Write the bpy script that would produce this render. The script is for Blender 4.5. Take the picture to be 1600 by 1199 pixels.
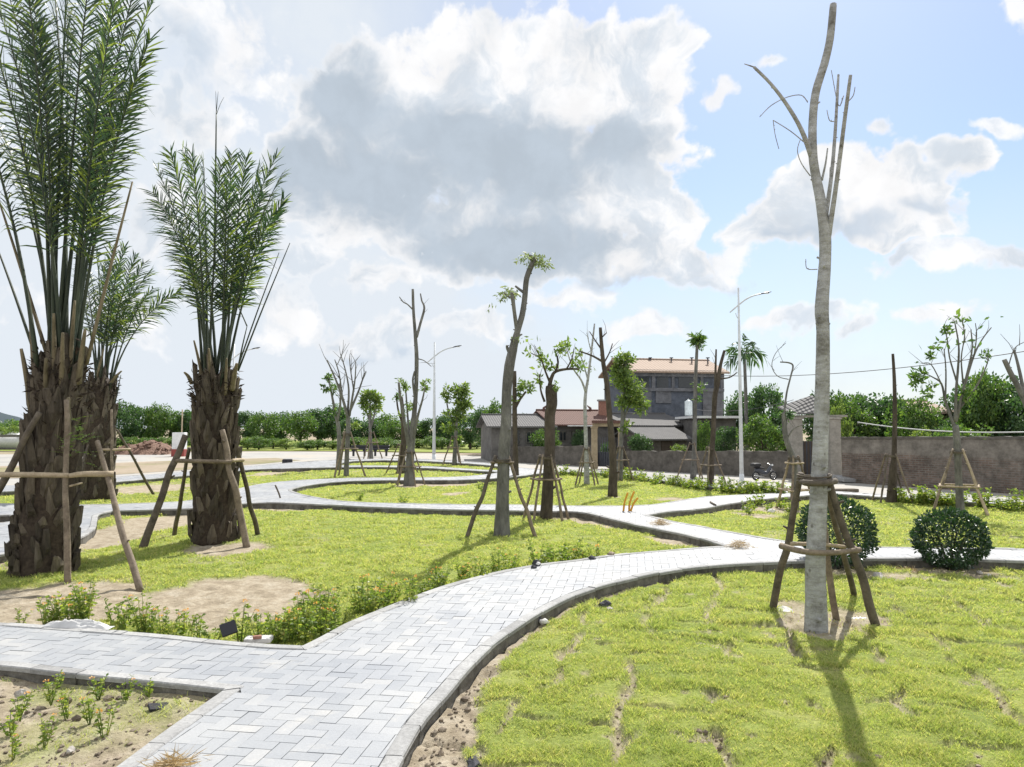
import bpy, math, random
import numpy as np
from mathutils import Vector, Matrix
from mathutils.geometry import delaunay_2d_cdt

R = math.radians
scene = bpy.context.scene
for o in list(bpy.data.objects):
    bpy.data.objects.remove(o)

# ------------------------------------------------------------------ camera
F_PX = 1180.0            # focal length in photo pixels (photo 1600 x 1199)
CAM_H = 1.9
PITCH = math.atan(69.5 / F_PX)
cam_data = bpy.data.cameras.new("camera")
cam_data.sensor_width = 36.0
cam_data.lens = 36.0 * F_PX / 1600.0
cam_data.clip_start = 0.05
cam_data.clip_end = 5000.0
cam = bpy.data.objects.new("camera", cam_data)
scene.collection.objects.link(cam)
cam.location = (0, 0, CAM_H)
cam.rotation_euler = (R(90) + PITCH, 0, 0)
scene.camera = cam

# ------------------------------------------------------------------ light + exposure
SUN_AZ, SUN_EL = R(20.0), R(47.0)
sun_dir = Vector((math.sin(SUN_AZ) * math.cos(SUN_EL), math.cos(SUN_AZ) * math.cos(SUN_EL), math.sin(SUN_EL)))
sd = bpy.data.lights.new("sun", 'SUN')
sd.energy = 4.3
sd.angle = R(0.6)
sd.color = (1.0, 0.955, 0.88)
sun = bpy.data.objects.new("sun", sd)
scene.collection.objects.link(sun)
sun.rotation_euler = (-sun_dir).to_track_quat('-Z', 'Y').to_euler()
sun.location = (10, 20, 40)

scene.view_settings.view_transform = 'Standard'
scene.view_settings.look = 'None'
scene.view_settings.gamma = 1.0
scene.view_settings.exposure = 0.85
scene.cycles.max_bounces = 6
scene.cycles.transparent_max_bounces = 6
scene.cycles.use_denoising = True
EXPO = 2 ** 0.85

def pix_dir(px, py):
    a = (px - 800.0) / F_PX
    b = (599.5 - py) / F_PX
    c, s = math.cos(PITCH), math.sin(PITCH)
    return Vector((a, c - b * s, s + b * c))

def azel(px, py):
    d = pix_dir(px, py).normalized()
    return math.atan2(d.x, d.y), math.asin(d.z)

world = bpy.data.worlds.new("World")
scene.world = world
world.use_nodes = True
def build_world():
    nt = world.node_tree
    N, L = nt.nodes, nt.links
    N.clear()
    out = N.new('ShaderNodeOutputWorld')
    bg = N.new('ShaderNodeBackground')
    bg.inputs['Strength'].default_value = 0.1
    L.new(bg.outputs[0], out.inputs[0])
    sky = N.new('ShaderNodeTexSky')
    sky.sky_type = 'NISHITA'
    sky.sun_disc = False
    sky.sun_elevation = SUN_EL
    sky.sun_rotation = SUN_AZ
    sky.air_density = 1.0
    sky.dust_density = 0.6
    sky.ozone_density = 1.5
    tc = N.new('ShaderNodeTexCoord')
    def put(sock, v):
        if hasattr(v, 'is_output') or hasattr(v, 'links'):
            L.new(v, sock)
        else:
            sock.default_value = v
    def M(op, a, b=None, c=None, clamp=False):
        n = N.new('ShaderNodeMath'); n.operation = op; n.use_clamp = clamp
        put(n.inputs[0], a)
        if b is not None: put(n.inputs[1], b)
        if c is not None: put(n.inputs[2], c)
        return n.outputs[0]
    def VM(op, a, b=None, scale=None):
        n = N.new('ShaderNodeVectorMath'); n.operation = op
        put(n.inputs[0], a)
        if b is not None: put(n.inputs[1], b)
        if scale is not None: n.inputs['Scale'].default_value = scale
        return n.outputs['Value'] if op == 'LENGTH' else n.outputs['Vector']
    def SS(v, lo, hi, a=0.0, b=1.0):
        n = N.new('ShaderNodeMapRange'); n.interpolation_type = 'SMOOTHSTEP'
        put(n.inputs['Value'], v)
        n.inputs['From Min'].default_value = lo; n.inputs['From Max'].default_value = hi
        n.inputs['To Min'].default_value = a; n.inputs['To Max'].default_value = b
        return n.outputs[0]
    def noise(vec, scale, detail=6, rough=0.55, dist=0.0):
        n = N.new('ShaderNodeTexNoise')
        L.new(vec, n.inputs['Vector'])
        n.inputs['Scale'].default_value = scale; n.inputs['Detail'].default_value = detail
        n.inputs['Roughness'].default_value = rough; n.inputs['Distortion'].default_value = dist
        return n
    def mix(f, a, b):
        n = N.new('ShaderNodeMix'); n.data_type = 'RGBA'
        put(n.inputs[0], f)
        for s, v in ((n.inputs[6], a), (n.inputs[7], b)):
            if hasattr(v, 'links'): L.new(v, s)
            else: s.default_value = (*v, 1)
        return n.outputs[2]
    D = tc.outputs['Generated']
    sep = N.new('ShaderNodeSeparateXYZ'); L.new(D, sep.inputs[0])
    az = M('ARCTAN2', sep.outputs[0], sep.outputs[1])
    el = M('ARCSINE', sep.outputs[2])
    comb = N.new('ShaderNodeCombineXYZ')
    L.new(az, comb.inputs[0]); L.new(el, comb.inputs[1])
    P0 = comb.outputs[0]
    n1 = noise(P0, 7.0, 4, 0.55)
    w1 = VM('SCALE', VM('SUBTRACT', n1.outputs['Color'], (0.5, 0.5, 0.5)), scale=0.12)
    P = VM('ADD', P0, w1)
    def field(blobs):
        acc = None
        for px, py, rx, ry in blobs:
            a, e = azel(px, py)
            q = VM('MULTIPLY', VM('SUBTRACT', P, (a, e, 0)), (F_PX / rx, F_PX / ry, 0))
            v = M('SUBTRACT', 1.0, VM('LENGTH', q))
            acc = v if acc is None else M('SMOOTH_MAX', acc, v, 0.25)
        return acc
    big = [(600, 190, 180, 130), (760, 130, 180, 105), (900, 120, 150, 90), (1025, 95, 80, 80), (985, 220, 105, 110),
           (850, 280, 230, 120), (560, 300, 150, 100), (780, 370, 250, 85), (1030, 345, 90, 60), (475, 230, 75, 60),
           (1010, 400, 150, 55), (650, 240, 120, 90), (1320, 315, 110, 62), (1225, 350, 95, 50), (1420, 300, 70, 55), (1505, 245, 44, 34), (1400, 365, 80, 34), (1270, 290, 70, 36)]
    rest = [(1180, 97, 34, 17), (1128, 150, 38, 34), (1375, 215, 44, 22), (1540, 187, 55, 15), (1595, 15, 34, 26),
            (1430, 415, 110, 30), (1345, 515, 66, 20), (590, 445, 110, 42), (450, 500, 110, 62), (560, 530, 130, 40),
            (740, 515, 120, 30), (900, 470, 120, 45), (1090, 430, 130, 40), (1560, 410, 100, 30), (330, 60, 150, 90), (240,330,90,120), (1230, 500, 120, 22), (420, 330, 60, 60), (300, 180, 130, 60), (480, 410, 90, 40), (640, 520, 120, 40), (1000, 520, 100, 26), (1480, 500, 110, 26), (150, 480, 150, 60), (1150, 400, 110, 40)]
    f1, f2 = field(big), field(rest)
    nA = noise(P0, 16.0, 9, 0.58, 0.2).outputs['Fac']
    vor = N.new('ShaderNodeTexVoronoi'); vor.feature = 'SMOOTH_F1'
    L.new(P, vor.inputs['Vector']); vor.inputs['Scale'].default_value = 24.0
    vor.inputs['Detail'].default_value = 3.0; vor.inputs['Roughness'].default_value = 0.55
    vor.inputs['Smoothness'].default_value = 0.35
    bil = M('SUBTRACT', 0.5, vor.outputs['Distance'])
    nz = M('ADD', M('MULTIPLY', M('SUBTRACT', nA, 0.5), 1.5), M('MULTIPLY', bil, 0.42))
    d1 = M('ADD', M('MULTIPLY_ADD', f1, 1.5, 0.10), nz)
    d2 = M('ADD', f2, M('MULTIPLY', nz, 1.25))
    a1 = SS(d1, -0.08, 0.24)
    a2 = M('MULTIPLY', SS(d2, 0.0, 0.42), 0.93)
    alpha = M('MAXIMUM', a1, a2)
    # thin veil: thicker to the left and towards the horizon
    nV = noise(P0, 5.0, 6, 0.6).outputs['Fac']
    v_left = SS(az, 0.22, -0.30, 0.0, 0.85)
    v_low = SS(el, 0.36, 0.02, 0.0, 0.72)
    v_back_fill = SS(M('ABSOLUTE', az), 0.9, 1.7, 0.0, 1.0)
    veil = M('MULTIPLY', M('ADD', M('ADD', M('ADD', v_left, v_low), v_back_fill), 0.10), M('ADD', 0.45, M('MULTIPLY', nV, 1.05)), clamp=True)
    # bright cloud deck added behind the viewer, out of view, to fill camera-facing sides
    vcol = mix(v_back_fill, (0.79 * (10.0 / EXPO), 0.85 * (10.0 / EXPO), 0.92 * (10.0 / EXPO)), (1.05 * (10.0 / EXPO), 1.07 * (10.0 / EXPO), 1.10 * (10.0 / EXPO)))
    # grey, thick cores
    cores = [(600, 280, 190, 100), (790, 260, 210, 110), (540, 150, 90, 90), (800, 385, 230, 65), (960, 210, 100, 50), (470, 260, 70, 80), (700, 200, 120, 60)]
    g1 = SS(M('ADD', field(cores), M('MULTIPLY', nz, 0.75)), -0.28, 0.42)
    g2 = SS(M('ADD', field([(1320, 360, 130, 28), (1230, 375, 80, 22), (1440, 330, 60, 20), (290, 90, 70, 70), (640, 480, 90, 22), (960, 440, 110, 30), (620,560,120,16), (1180,450,100,18)]), M('MULTIPLY', nz, 0.9)), -0.1, 0.7)
    fine = SS(nA, 0.30, 0.70, 0.93, 1.04)
    k = 10.0 / EXPO
    white = (1.0 * k, 1.0 * k, 1.01 * k)
    grey = (0.53 * k, 0.605 * k, 0.69 * k)
    grey2 = (0.58 * k, 0.67 * k, 0.78 * k)
    soft = (0.66 * k, 0.735 * k, 0.82 * k)
    nS = noise(P, 9.0, 7, 0.62, 0.3).outputs['Fac']
    g3 = M('MULTIPLY', SS(nS, 0.42, 0.60), SS(M('MAXIMUM', d1, d2), 0.12, 0.5, 0.15, 0.85))
    rim = SS(M('ADD', M('MULTIPLY_ADD', f1, 1.5, 0.10), M('MULTIPLY', nz, 0.35)), 0.02, 0.42)
    billow = SS(M('ADD', bil, M('MULTIPLY', nA, 0.5)), 0.34, 0.60, 1.0, 0.42)
    ccol = mix(M('MULTIPLY', M('MULTIPLY', g1, rim), billow), mix(M('MULTIPLY', g2, 0.8), mix(g3, white, soft), grey2), grey)
    vm = N.new('ShaderNodeMix'); vm.data_type = 'RGBA'; vm.blend_type = 'MULTIPLY'; vm.inputs[0].default_value = 1
    L.new(ccol, vm.inputs[6])
    cc = N.new('ShaderNodeCombineColor')
    for i in range(3): L.new(fine, cc.inputs[i])
    L.new(cc.outputs[0], vm.inputs[7])
    skym = N.new('ShaderNodeMix'); skym.data_type = 'RGBA'; skym.blend_type = 'MULTIPLY'; skym.inputs[0].default_value = 1
    L.new(sky.outputs[0], skym.inputs[6]); skym.inputs[7].default_value = (0.70, 0.735, 0.775, 1)
    base = mix(veil, skym.outputs[2], vcol)
    col = mix(alpha, base, vm.outputs[2])
    L.new(col, bg.inputs['Color'])
    world.cycles.sampling_method = 'MANUAL'
    world.cycles.sample_map_resolution = 512
build_world()

# ------------------------------------------------------------------ picture <-> place
def G(px, py, z=0.0):
    """point of the horizontal plane at height z seen at this photo pixel"""
    d = pix_dir(px, py)
    t = (z - CAM_H) / d.z
    return Vector((d.x * t, d.y * t, z))

def V(px, py, Y):
    """point at distance Y (world y) seen at this photo pixel"""
    d = pix_dir(px, py)
    t = Y / d.y
    return Vector((d.x * t, Y, CAM_H + d.z * t))

# ------------------------------------------------------------------ noise
def _hash(ix, iy, seed):
    n = (ix.astype(np.int64) * 374761393 + iy.astype(np.int64) * 668265263 + seed * 974711) & 0xffffffff
    n = ((n ^ (n >> 13)) * 1274126177) & 0xffffffff
    n = n ^ (n >> 16)
    return (n & 0xffffff) / float(0xffffff)

def vnoise(x, y, seed=0):
    x = np.asarray(x, float); y = np.asarray(y, float)
    ix, iy = np.floor(x), np.floor(y)
    fx, fy = x - ix, y - iy
    fx = fx * fx * (3 - 2 * fx); fy = fy * fy * (3 - 2 * fy)
    a = _hash(ix, iy, seed); b = _hash(ix + 1, iy, seed)
    c = _hash(ix, iy + 1, seed); d = _hash(ix + 1, iy + 1, seed)
    return (a * (1 - fx) + b * fx) * (1 - fy) + (c * (1 - fx) + d * fx) * fy

def fbm(x, y, seed=0, octv=4):
    s, amp, tot = 0.0, 1.0, 0.0
    x = np.asarray(x, float); y = np.asarray(y, float)
    for k in range(octv):
        s = s + amp * vnoise(x, y, seed + 17 * k); tot += amp
        x = x * 2.03 + 5.1; y = y * 2.03 + 3.7; amp *= 0.5
    return s / tot

# ------------------------------------------------------------------ objects
C = scene.collection
def tag(o, label=None, cat=None, group=None, kind=None):
    if label: o['label'] = label
    if cat: o['category'] = cat
    if group: o['group'] = group
    if kind: o['kind'] = kind
    return o

def thing(name, label, cat, loc=(0, 0, 0), rotz=0.0, group=None):
    o = bpy.data.objects.new(name, None)
    C.objects.link(o)
    o.empty_display_size = 0.2
    o.location = loc; o.rotation_euler = (0, 0, rotz)
    return tag(o, label, cat, group)

def copy_tree(o, parent=None):
    c = o.copy(); C.objects.link(c)
    if parent is not None: c.parent = parent
    for ch in list(o.children):
        copy_tree(ch, c)
    return c

class MB:
    """collects shapes and links them as one mesh object"""
    def __init__(self): self.v = []; self.f = []; self.smooth = []
    def add(self, vs, fs, smooth=False):
        n = len(self.v)
        self.v.extend([tuple(p) for p in vs])
        self.f.extend([tuple(i + n for i in f) for f in fs])
        self.smooth.extend([smooth] * len(fs))
        return self
    def box(self, c, s, rot=0.0, bevel=0.0, taper=1.0):
        cx, cy, cz = c; sx, sy, sz = (k * 0.5 for k in s)
        cr, sr = math.cos(rot), math.sin(rot)
        def P(x, y, z): return (cx + x * cr - y * sr, cy + x * sr + y * cr, cz + z)
        if bevel <= 0:
            vs = [P(x, y, -sz) for x, y in ((-sx, -sy), (sx, -sy), (sx, sy), (-sx, sy))] + \
                 [P(x * taper, y * taper, sz) for x, y in ((-sx, -sy), (sx, -sy), (sx, sy), (-sx, sy))]
            return self.add(vs, [(3, 2, 1, 0), (4, 5, 6, 7), (0, 1, 5, 4), (1, 2, 6, 5), (2, 3, 7, 6), (3, 0, 4, 7)])
        b = bevel
        def ring(ix, iy, z):
            a, d = sx - ix, sy - iy
            return [P(x, y, z) for x, y in ((-a + b, -d), (a - b, -d), (a, -d + b), (a, d - b), (a - b, d), (-a + b, d), (-a, d - b), (-a, -d + b))]
        vs = ring(b, b, -sz) + ring(0, 0, -sz + b) + ring(0, 0, sz - b) + ring(b, b, sz)
        fs = [tuple(range(7, -1, -1)), tuple(range(24, 32))]
        for k in range(3):
            for i in range(8):
                j = (i + 1) % 8
                fs.append((k * 8 + i, k * 8 + j, k * 8 + 8 + j, k * 8 + 8 + i))
        return self.add(vs, fs)
    def tube(self, pts, rad, sides=8, caps=True, rough=0.0, rng=None, smooth=True, flat=1.0, subdiv=0):
        pts = [Vector(p) for p in pts]
        rad = list(rad) if hasattr(rad, '__len__') else [rad] * len(pts)
        if subdiv > 1 and len(pts) > 2:
            pts, rad = smooth_line(pts, rad, subdiv)
        n = len(pts)
        t0 = (pts[1] - pts[0]).normalized()
        ref = Vector((0, 0, 1)) if abs(t0.z) < 0.9 else Vector((1, 0, 0))
        u = t0.cross(ref).normalized()
        vs, fs = [], []
        for i, p in enumerate(pts):
            t = (pts[min(i + 1, n - 1)] - pts[max(i - 1, 0)])
            if t.length < 1e-9: t = t0.copy()
            t.normalize()
            u = (u - t * u.dot(t))
            if u.length < 1e-6: u = t.orthogonal()
            u.normalize()
            w = t.cross(u)
            for k in range(sides):
                a = 2 * math.pi * k / sides
                r = rad[i]
                if rough and rng: r *= 1 + rng.uniform(-rough, rough)
                vs.append(p + u * (math.cos(a) * r) + w * (math.sin(a) * r * flat))
        for i in range(n - 1):
            for k in range(sides):
                k2 = (k + 1) % sides
                fs.append((i * sides + k, i * sides + k2, (i + 1) * sides + k2, (i + 1) * sides + k))
        if caps:
            fs.append(tuple(range(sides - 1, -1, -1)))
            fs.append(tuple((n - 1) * sides + k for k in range(sides)))
        return self.add(vs, fs, smooth)
    def lathe(self, prof, c=(0, 0, 0), sides=16, smooth=True):
        vs, fs = [], []
        for r, z in prof:
            for k in range(sides):
                a = 2 * math.pi * k / sides
                vs.append((c[0] + r * math.cos(a), c[1] + r * math.sin(a), c[2] + z))
        for i in range(len(prof) - 1):
            for k in range(sides):
                k2 = (k + 1) % sides
                fs.append((i * sides + k, i * sides + k2, (i + 1) * sides + k2, (i + 1) * sides + k))
        fs.append(tuple(range(sides - 1, -1, -1)))
        fs.append(tuple((len(prof) - 1) * sides + k for k in range(sides)))
        return self.add(vs, fs, smooth)
    def leaves(self, cen, size, rng, aspect=0.45, up=0.0, dirs=None, fold=0.25):
        """diamond leaves, each folded along its midrib"""
        cen = np.asarray(cen, float); n = len(cen)
        if n == 0: return self
        if dirs is None:
            d = rng.normal(size=(n, 3)); d[:, 2] += up
        else: d = np.asarray(dirs, float)
        d /= np.linalg.norm(d, axis=1)[:, None] + 1e-9
        s = np.cross(d, rng.normal(size=(n, 3))); s /= np.linalg.norm(s, axis=1)[:, None] + 1e-9
        nn = np.cross(d, s)
        L = (np.asarray(size) * rng.uniform(0.65, 1.3, n))[:, None]
        W = L * aspect * 0.5
        v = np.empty((n, 4, 3))
        v[:, 0] = cen
        v[:, 1] = cen + d * L * 0.45 + s * W + nn * W * fold
        v[:, 2] = cen + d * L
        v[:, 3] = cen + d * L * 0.45 - s * W + nn * W * fold
        b = len(self.v)
        self.v.extend(map(tuple, v.reshape(-1, 3).tolist()))
        self.f.extend([(b + 4 * i, b + 4 * i + 1, b + 4 * i + 2, b + 4 * i + 3) for i in range(n)])
        self.smooth.extend([False] * n)
        return self
    def rock(self, c, s, rng, sub=1):
        base = ICO[sub]
        k = rng.uniform(0.7, 1.3, 3)
        vs = []
        for p in base[0]:
            r = 1 + rng.uniform(-0.22, 0.22)
            vs.append((c[0] + p[0] * s * k[0] * r, c[1] + p[1] * s * k[1] * r, c[2] + p[2] * s * k[2] * r * 0.75))
        return self.add(vs, base[1])
    def build(self, name, mat, parent=None, origin=None, kind=None):
        me = bpy.data.meshes.new(name)
        og = Vector(origin) if origin is not None else Vector((0, 0, 0))
        if og.length > 0:
            vs = [(x - og.x, y - og.y, z - og.z) for x, y, z in self.v]
        else: vs = self.v
        me.from_pydata(vs, [], self.f)
        me.polygons.foreach_set('use_smooth', self.smooth)
        me.materials.append(mat)
        me.update()
        o = bpy.data.objects.new(name, me)
        C.objects.link(o)
        if parent is not None: o.parent = parent
        elif og.length > 0: o.location = og
        if kind: o['kind'] = kind
        return o

def _ico():
    import bmesh
    out = {}
    for sub in (1, 2, 3):
        bm = bmesh.new(); bmesh.ops.create_icosphere(bm, subdivisions=sub, radius=1.0)
        bm.verts.index_update()
        out[sub] = ([tuple(v.co) for v in bm.verts], [tuple(v.index for v in f.verts) for f in bm.faces]); bm.free()
    return out
ICO = _ico()

def smooth_line(pts, rad, sub):
    out, ro = [], []
    n = len(pts)
    for i in range(n - 1):
        p0, p1, p2, p3 = pts[max(i - 1, 0)], pts[i], pts[i + 1], pts[min(i + 2, n - 1)]
        for k in range(sub):
            t = k / sub
            out.append(0.5 * ((2 * p1) + (p2 - p0) * t + (2 * p0 - 5 * p1 + 4 * p2 - p3) * t * t + (3 * p1 - p0 - 3 * p2 + p3) * t ** 3))
            ro.append(rad[i] * (1 - t) + rad[i + 1] * t)
    out.append(pts[-1]); ro.append(rad[-1])
    return out, ro

# ------------------------------------------------------------------ materials
def new_mat(name):
    m = bpy.data.materials.new(name); m.use_nodes = True
    nt = m.node_tree; nt.nodes.clear()
    out = nt.nodes.new('ShaderNodeOutputMaterial')
    return m, nt, out

def nd(nt, typ, **kw):
    n = nt.nodes.new(typ)
    for k, v in kw.items(): setattr(n, k, v)
    return n

def mixc(nt, f, a, b, mode='MIX'):
    n = nd(nt, 'ShaderNodeMix', data_type='RGBA', blend_type=mode)
    for s, v in ((n.inputs[0], f), (n.inputs[6], a), (n.inputs[7], b)):
        if hasattr(v, 'links'): nt.links.new(v, s)
        elif isinstance(v, (int, float)): s.default_value = v
        else: s.default_value = (*v, 1)
    return n.outputs[2]

def coords(nt, scale=(1, 1, 1), world=True):
    if world:
        g = nd(nt, 'ShaderNodeNewGeometry').outputs['Position']
    else:
        g = nd(nt, 'ShaderNodeTexCoord').outputs['Object']
    mp = nd(nt, 'ShaderNodeMapping'); mp.inputs['Scale'].default_value = scale
    nt.links.new(g, mp.inputs['Vector'])
    return mp.outputs[0]

def tnoise(nt, vec, scale, detail=5, rough=0.6):
    n = nd(nt, 'ShaderNodeTexNoise'); nt.links.new(vec, n.inputs['Vector'])
    n.inputs['Scale'].default_value = scale; n.inputs['Detail'].default_value = detail; n.inputs['Roughness'].default_value = rough
    return n.outputs['Fac']

def ramp(nt, fac, stops):
    r = nd(nt, 'ShaderNodeValToRGB'); nt.links.new(fac, r.inputs[0])
    e = r.color_ramp.elements
    while len(e) < len(stops): e.new(0.5)
    for i, (p, c) in enumerate(stops):
        e[i].position = p; e[i].color = (*c, 1) if len(c) == 3 else c
    return r.outputs[0]

def bump(nt, h, strength=0.4, dist=0.02):
    b = nd(nt, 'ShaderNodeBump'); nt.links.new(h, b.inputs['Height'])
    b.inputs['Strength'].default_value = strength; b.inputs['Distance'].default_value = dist
    return b.outputs[0]

def island(nt): return nd(nt, 'ShaderNodeNewGeometry').outputs['Random Per Island']

def surf(nt, out, col, rough=0.8, normal=None, spec=0.3, metal=0.0):
    p = nd(nt, 'ShaderNodeBsdfPrincipled')
    if hasattr(col, 'links'): nt.links.new(col, p.inputs['Base Color'])
    else: p.inputs['Base Color'].default_value = (*col, 1)
    if hasattr(rough, 'links'): nt.links.new(rough, p.inputs['Roughness'])
    else: p.inputs['Roughness'].default_value = rough
    p.inputs['Specular IOR Level'].default_value = spec
    p.inputs['Metallic'].default_value = metal
    if normal is not None: nt.links.new(normal, p.inputs['Normal'])
    nt.links.new(p.outputs[0], out.inputs[0])
    return p

def leaf_mat(name, c1, c2, trans=0.4, tcol=None, rough=0.45, spec=0.35, c3=None):
    m, nt, out = new_mat(name)
    ri = island(nt)
    stops = [(0.0, c1), (0.7, c2)] + ([(0.97, c3)] if c3 else [(1.0, c2)])
    col = ramp(nt, ri, stops)
    p = surf(nt, out, col, rough, spec=spec)
    tr = nd(nt, 'ShaderNodeBsdfTranslucent')
    tc = mixc(nt, 1.0, col, tcol or (1.3, 1.5, 0.6), 'MULTIPLY')
    nt.links.new(tc, tr.inputs[0])
    mx = nd(nt, 'ShaderNodeMixShader'); mx.inputs[0].default_value = trans
    nt.links.new(p.outputs[0], mx.inputs[1]); nt.links.new(tr.outputs[0], mx.inputs[2])
    nt.links.new(mx.outputs[0], out.inputs[0])
    return m

def rough_mat(name, c1, c2, scale=4.0, stretch=(1, 1, 1), bs=0.4, bd=0.02, rough=0.85, isl=0.0, world=False, spec=0.25, c3=None, fine=30.0):
    m, nt, out = new_mat(name)
    v = coords(nt, stretch, world)
    n1 = tnoise(nt, v, scale, 6, 0.65)
    n2 = tnoise(nt, v, fine, 4, 0.7)
    stops = [(0.32, c1), (0.66, c2)] + ([(0.85, c3)] if c3 else [])
    col = ramp(nt, n1, stops)
    f2 = ramp(nt, n2, [(0.3, (0.72,) * 3), (0.7, (1.12,) * 3)])
    col = mixc(nt, 0.8, col, f2, 'MULTIPLY')
    if isl:
        iv = ramp(nt, island(nt), [(0, (1 - isl,) * 3), (1, (1 + isl,) * 3)])
        col = mixc(nt, 1.0, col, iv, 'MULTIPLY')
    h = nd(nt, 'ShaderNodeMath', operation='ADD'); nt.links.new(n1, h.inputs[0]); nt.links.new(n2, h.inputs[1])
    surf(nt, out, col, rough, bump(nt, h.outputs[0], bs, bd), spec)
    return m

MAT = {}
MAT['bark_pale'] = rough_mat('bark_pale', (0.15, 0.145, 0.13), (0.37, 0.375, 0.36), 7, (1.3, 1.3, 0.7), 0.9, 0.025, c3=(0.55, 0.55, 0.53), fine=45)
def pale_bark():
    """smooth pale bark: ring-like bands, lichen patches, dark leaf-scar spots"""
    m, nt, out = new_mat('bark_pale')
    v = coords(nt, (1, 1, 1), False); vs = coords(nt, (0.7, 0.7, 3.0), False)
    n1 = tnoise(nt, v, 5.0, 7, 0.7); n2 = tnoise(nt, vs, 9.0, 5, 0.65); n3 = tnoise(nt, v, 55, 4, 0.7)
    col = ramp(nt, n1, [(0.30, (0.17, 0.165, 0.15)), (0.46, (0.35, 0.355, 0.35)), (0.62, (0.45, 0.46, 0.465)), (0.74, (0.61, 0.62, 0.63))])
    col = mixc(nt, 0.75, col, ramp(nt, n2, [(0.34, (0.62, 0.60, 0.55)), (0.56, (1.08, 1.08, 1.08))]), 'MULTIPLY')
    vo = nd(nt, 'ShaderNodeTexVoronoi'); nt.links.new(coords(nt, (1, 1, 0.8), False), vo.inputs['Vector']); vo.inputs['Scale'].default_value = 11
    spot = ramp(nt, vo.outputs['Distance'], [(0.10, (0.34, 0.31, 0.27)), (0.20, (1, 1, 1))])
    col = mixc(nt, 0.8, col, spot, 'MULTIPLY')
    col = mixc(nt, 0.6, col, ramp(nt, n3, [(0.3, (0.75,) * 3), (0.7, (1.12,) * 3)]), 'MULTIPLY')
    h = nd(nt, 'ShaderNodeMath', operation='ADD'); nt.links.new(n2, h.inputs[0]); nt.links.new(n3, h.inputs[1])
    surf(nt, out, col, 0.85, bump(nt, h.outputs[0], 0.8, 0.02), 0.2)
    return m
MAT['bark_pale'] = pale_bark()
MAT['bark_grey'] = rough_mat('bark_grey', (0.085, 0.083, 0.077), (0.22, 0.215, 0.20), 7, (1, 1, 0.4), 0.7, 0.02, fine=40)
MAT['bark_dark'] = rough_mat('bark_dark', (0.045, 0.036, 0.028), (0.11, 0.09, 0.07), 7, (1, 1, 0.4), 0.7, 0.02, fine=40)
MAT['palm_trunk'] = rough_mat('palm_trunk', (0.065, 0.053, 0.041), (0.19, 0.16, 0.12), 6, (2.2, 2.2, 0.35), 0.9, 0.03, isl=0.4, c3=(0.30, 0.265, 0.205), fine=60)
MAT['palm_fibre'] = rough_mat('palm_fibre', (0.025, 0.018, 0.013), (0.07, 0.053, 0.038), 20, (1, 1, 1), 0.3, 0.01, isl=0.4)
MAT['petiole'] = rough_mat('petiole', (0.024, 0.036, 0.026), (0.065, 0.08, 0.05), 5, (2, 2, 0.3), 0.3, 0.01, rough=0.55, isl=0.25)
MAT['stub'] = rough_mat('stub', (0.10, 0.085, 0.05), (0.24, 0.20, 0.13), 6, (2, 2, 0.3), 0.5, 0.01, isl=0.3)
MAT['stake'] = rough_mat('stake', (0.12, 0.095, 0.07), (0.27, 0.22, 0.165), 8, (1, 1, 1), 0.5, 0.01, isl=0.3, fine=50)
MAT['stake_pale'] = rough_mat('stake_pale', (0.28, 0.22, 0.15), (0.46, 0.38, 0.27), 8, (1, 1, 1), 0.4, 0.01, isl=0.15, fine=50)
MAT['stake_dark'] = rough_mat('stake_dark', (0.065, 0.055, 0.045), (0.16, 0.135, 0.105), 8, (1, 1, 1), 0.5, 0.01, isl=0.3, fine=50)
MAT['palm_leaf'] = leaf_mat('palm_leaf', (0.014, 0.034, 0.029), (0.033, 0.062, 0.036), 0.32, (2.2, 2.4, 0.8), rough=0.38, spec=0.5, c3=(0.16, 0.20, 0.045))
MAT['leaf_dark'] = leaf_mat('leaf_dark', (0.030, 0.068, 0.036), (0.065, 0.12, 0.05), 0.32, (1.5, 1.8, 0.7), c3=(0.10, 0.16, 0.06))
MAT['leaf_mid'] = leaf_mat('leaf_mid', (0.05, 0.10, 0.035), (0.10, 0.17, 0.05), 0.38, (1.4, 1.6, 0.6), c3=(0.16, 0.22, 0.06))
MAT['leaf_light'] = leaf_mat('leaf_light', (0.085, 0.14, 0.045), (0.155, 0.22, 0.075), 0.45, (1.4, 1.5, 0.6), c3=(0.20, 0.25, 0.07))
MAT['leaf_pale'] = leaf_mat('leaf_pale', (0.13, 0.18, 0.09), (0.24, 0.29, 0.15), 0.40, (1.2, 1.25, 0.8), c3=(0.33, 0.36, 0.2))
MAT['bush_leaf'] = leaf_mat('bush_leaf', (0.012, 0.034, 0.018), (0.032, 0.072, 0.03), 0.18, (1.6, 1.9, 0.6), rough=0.3, spec=0.6)
MAT['flower_leaf'] = leaf_mat('flower_leaf', (0.10, 0.165, 0.04), (0.22, 0.29, 0.075), 0.5, (1.4, 1.45, 0.6), c3=(0.36, 0.37, 0.12))
MAT['petal'] = leaf_mat('petal', (0.72, 0.30, 0.08), (0.80, 0.47, 0.13), 0.3, (1.1, 1.0, 0.7), c3=(0.85, 0.65, 0.22))
MAT['straw'] = leaf_mat('straw', (0.30, 0.21, 0.10), (0.48, 0.37, 0.20), 0.2, (1.1, 1.0, 0.7))
def _hill():
    m, nt, out = new_mat('hill_wood'); surf(nt, out, (0.035, 0.055, 0.065), 0.9); return m
MAT['hill'] = _hill()
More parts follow.
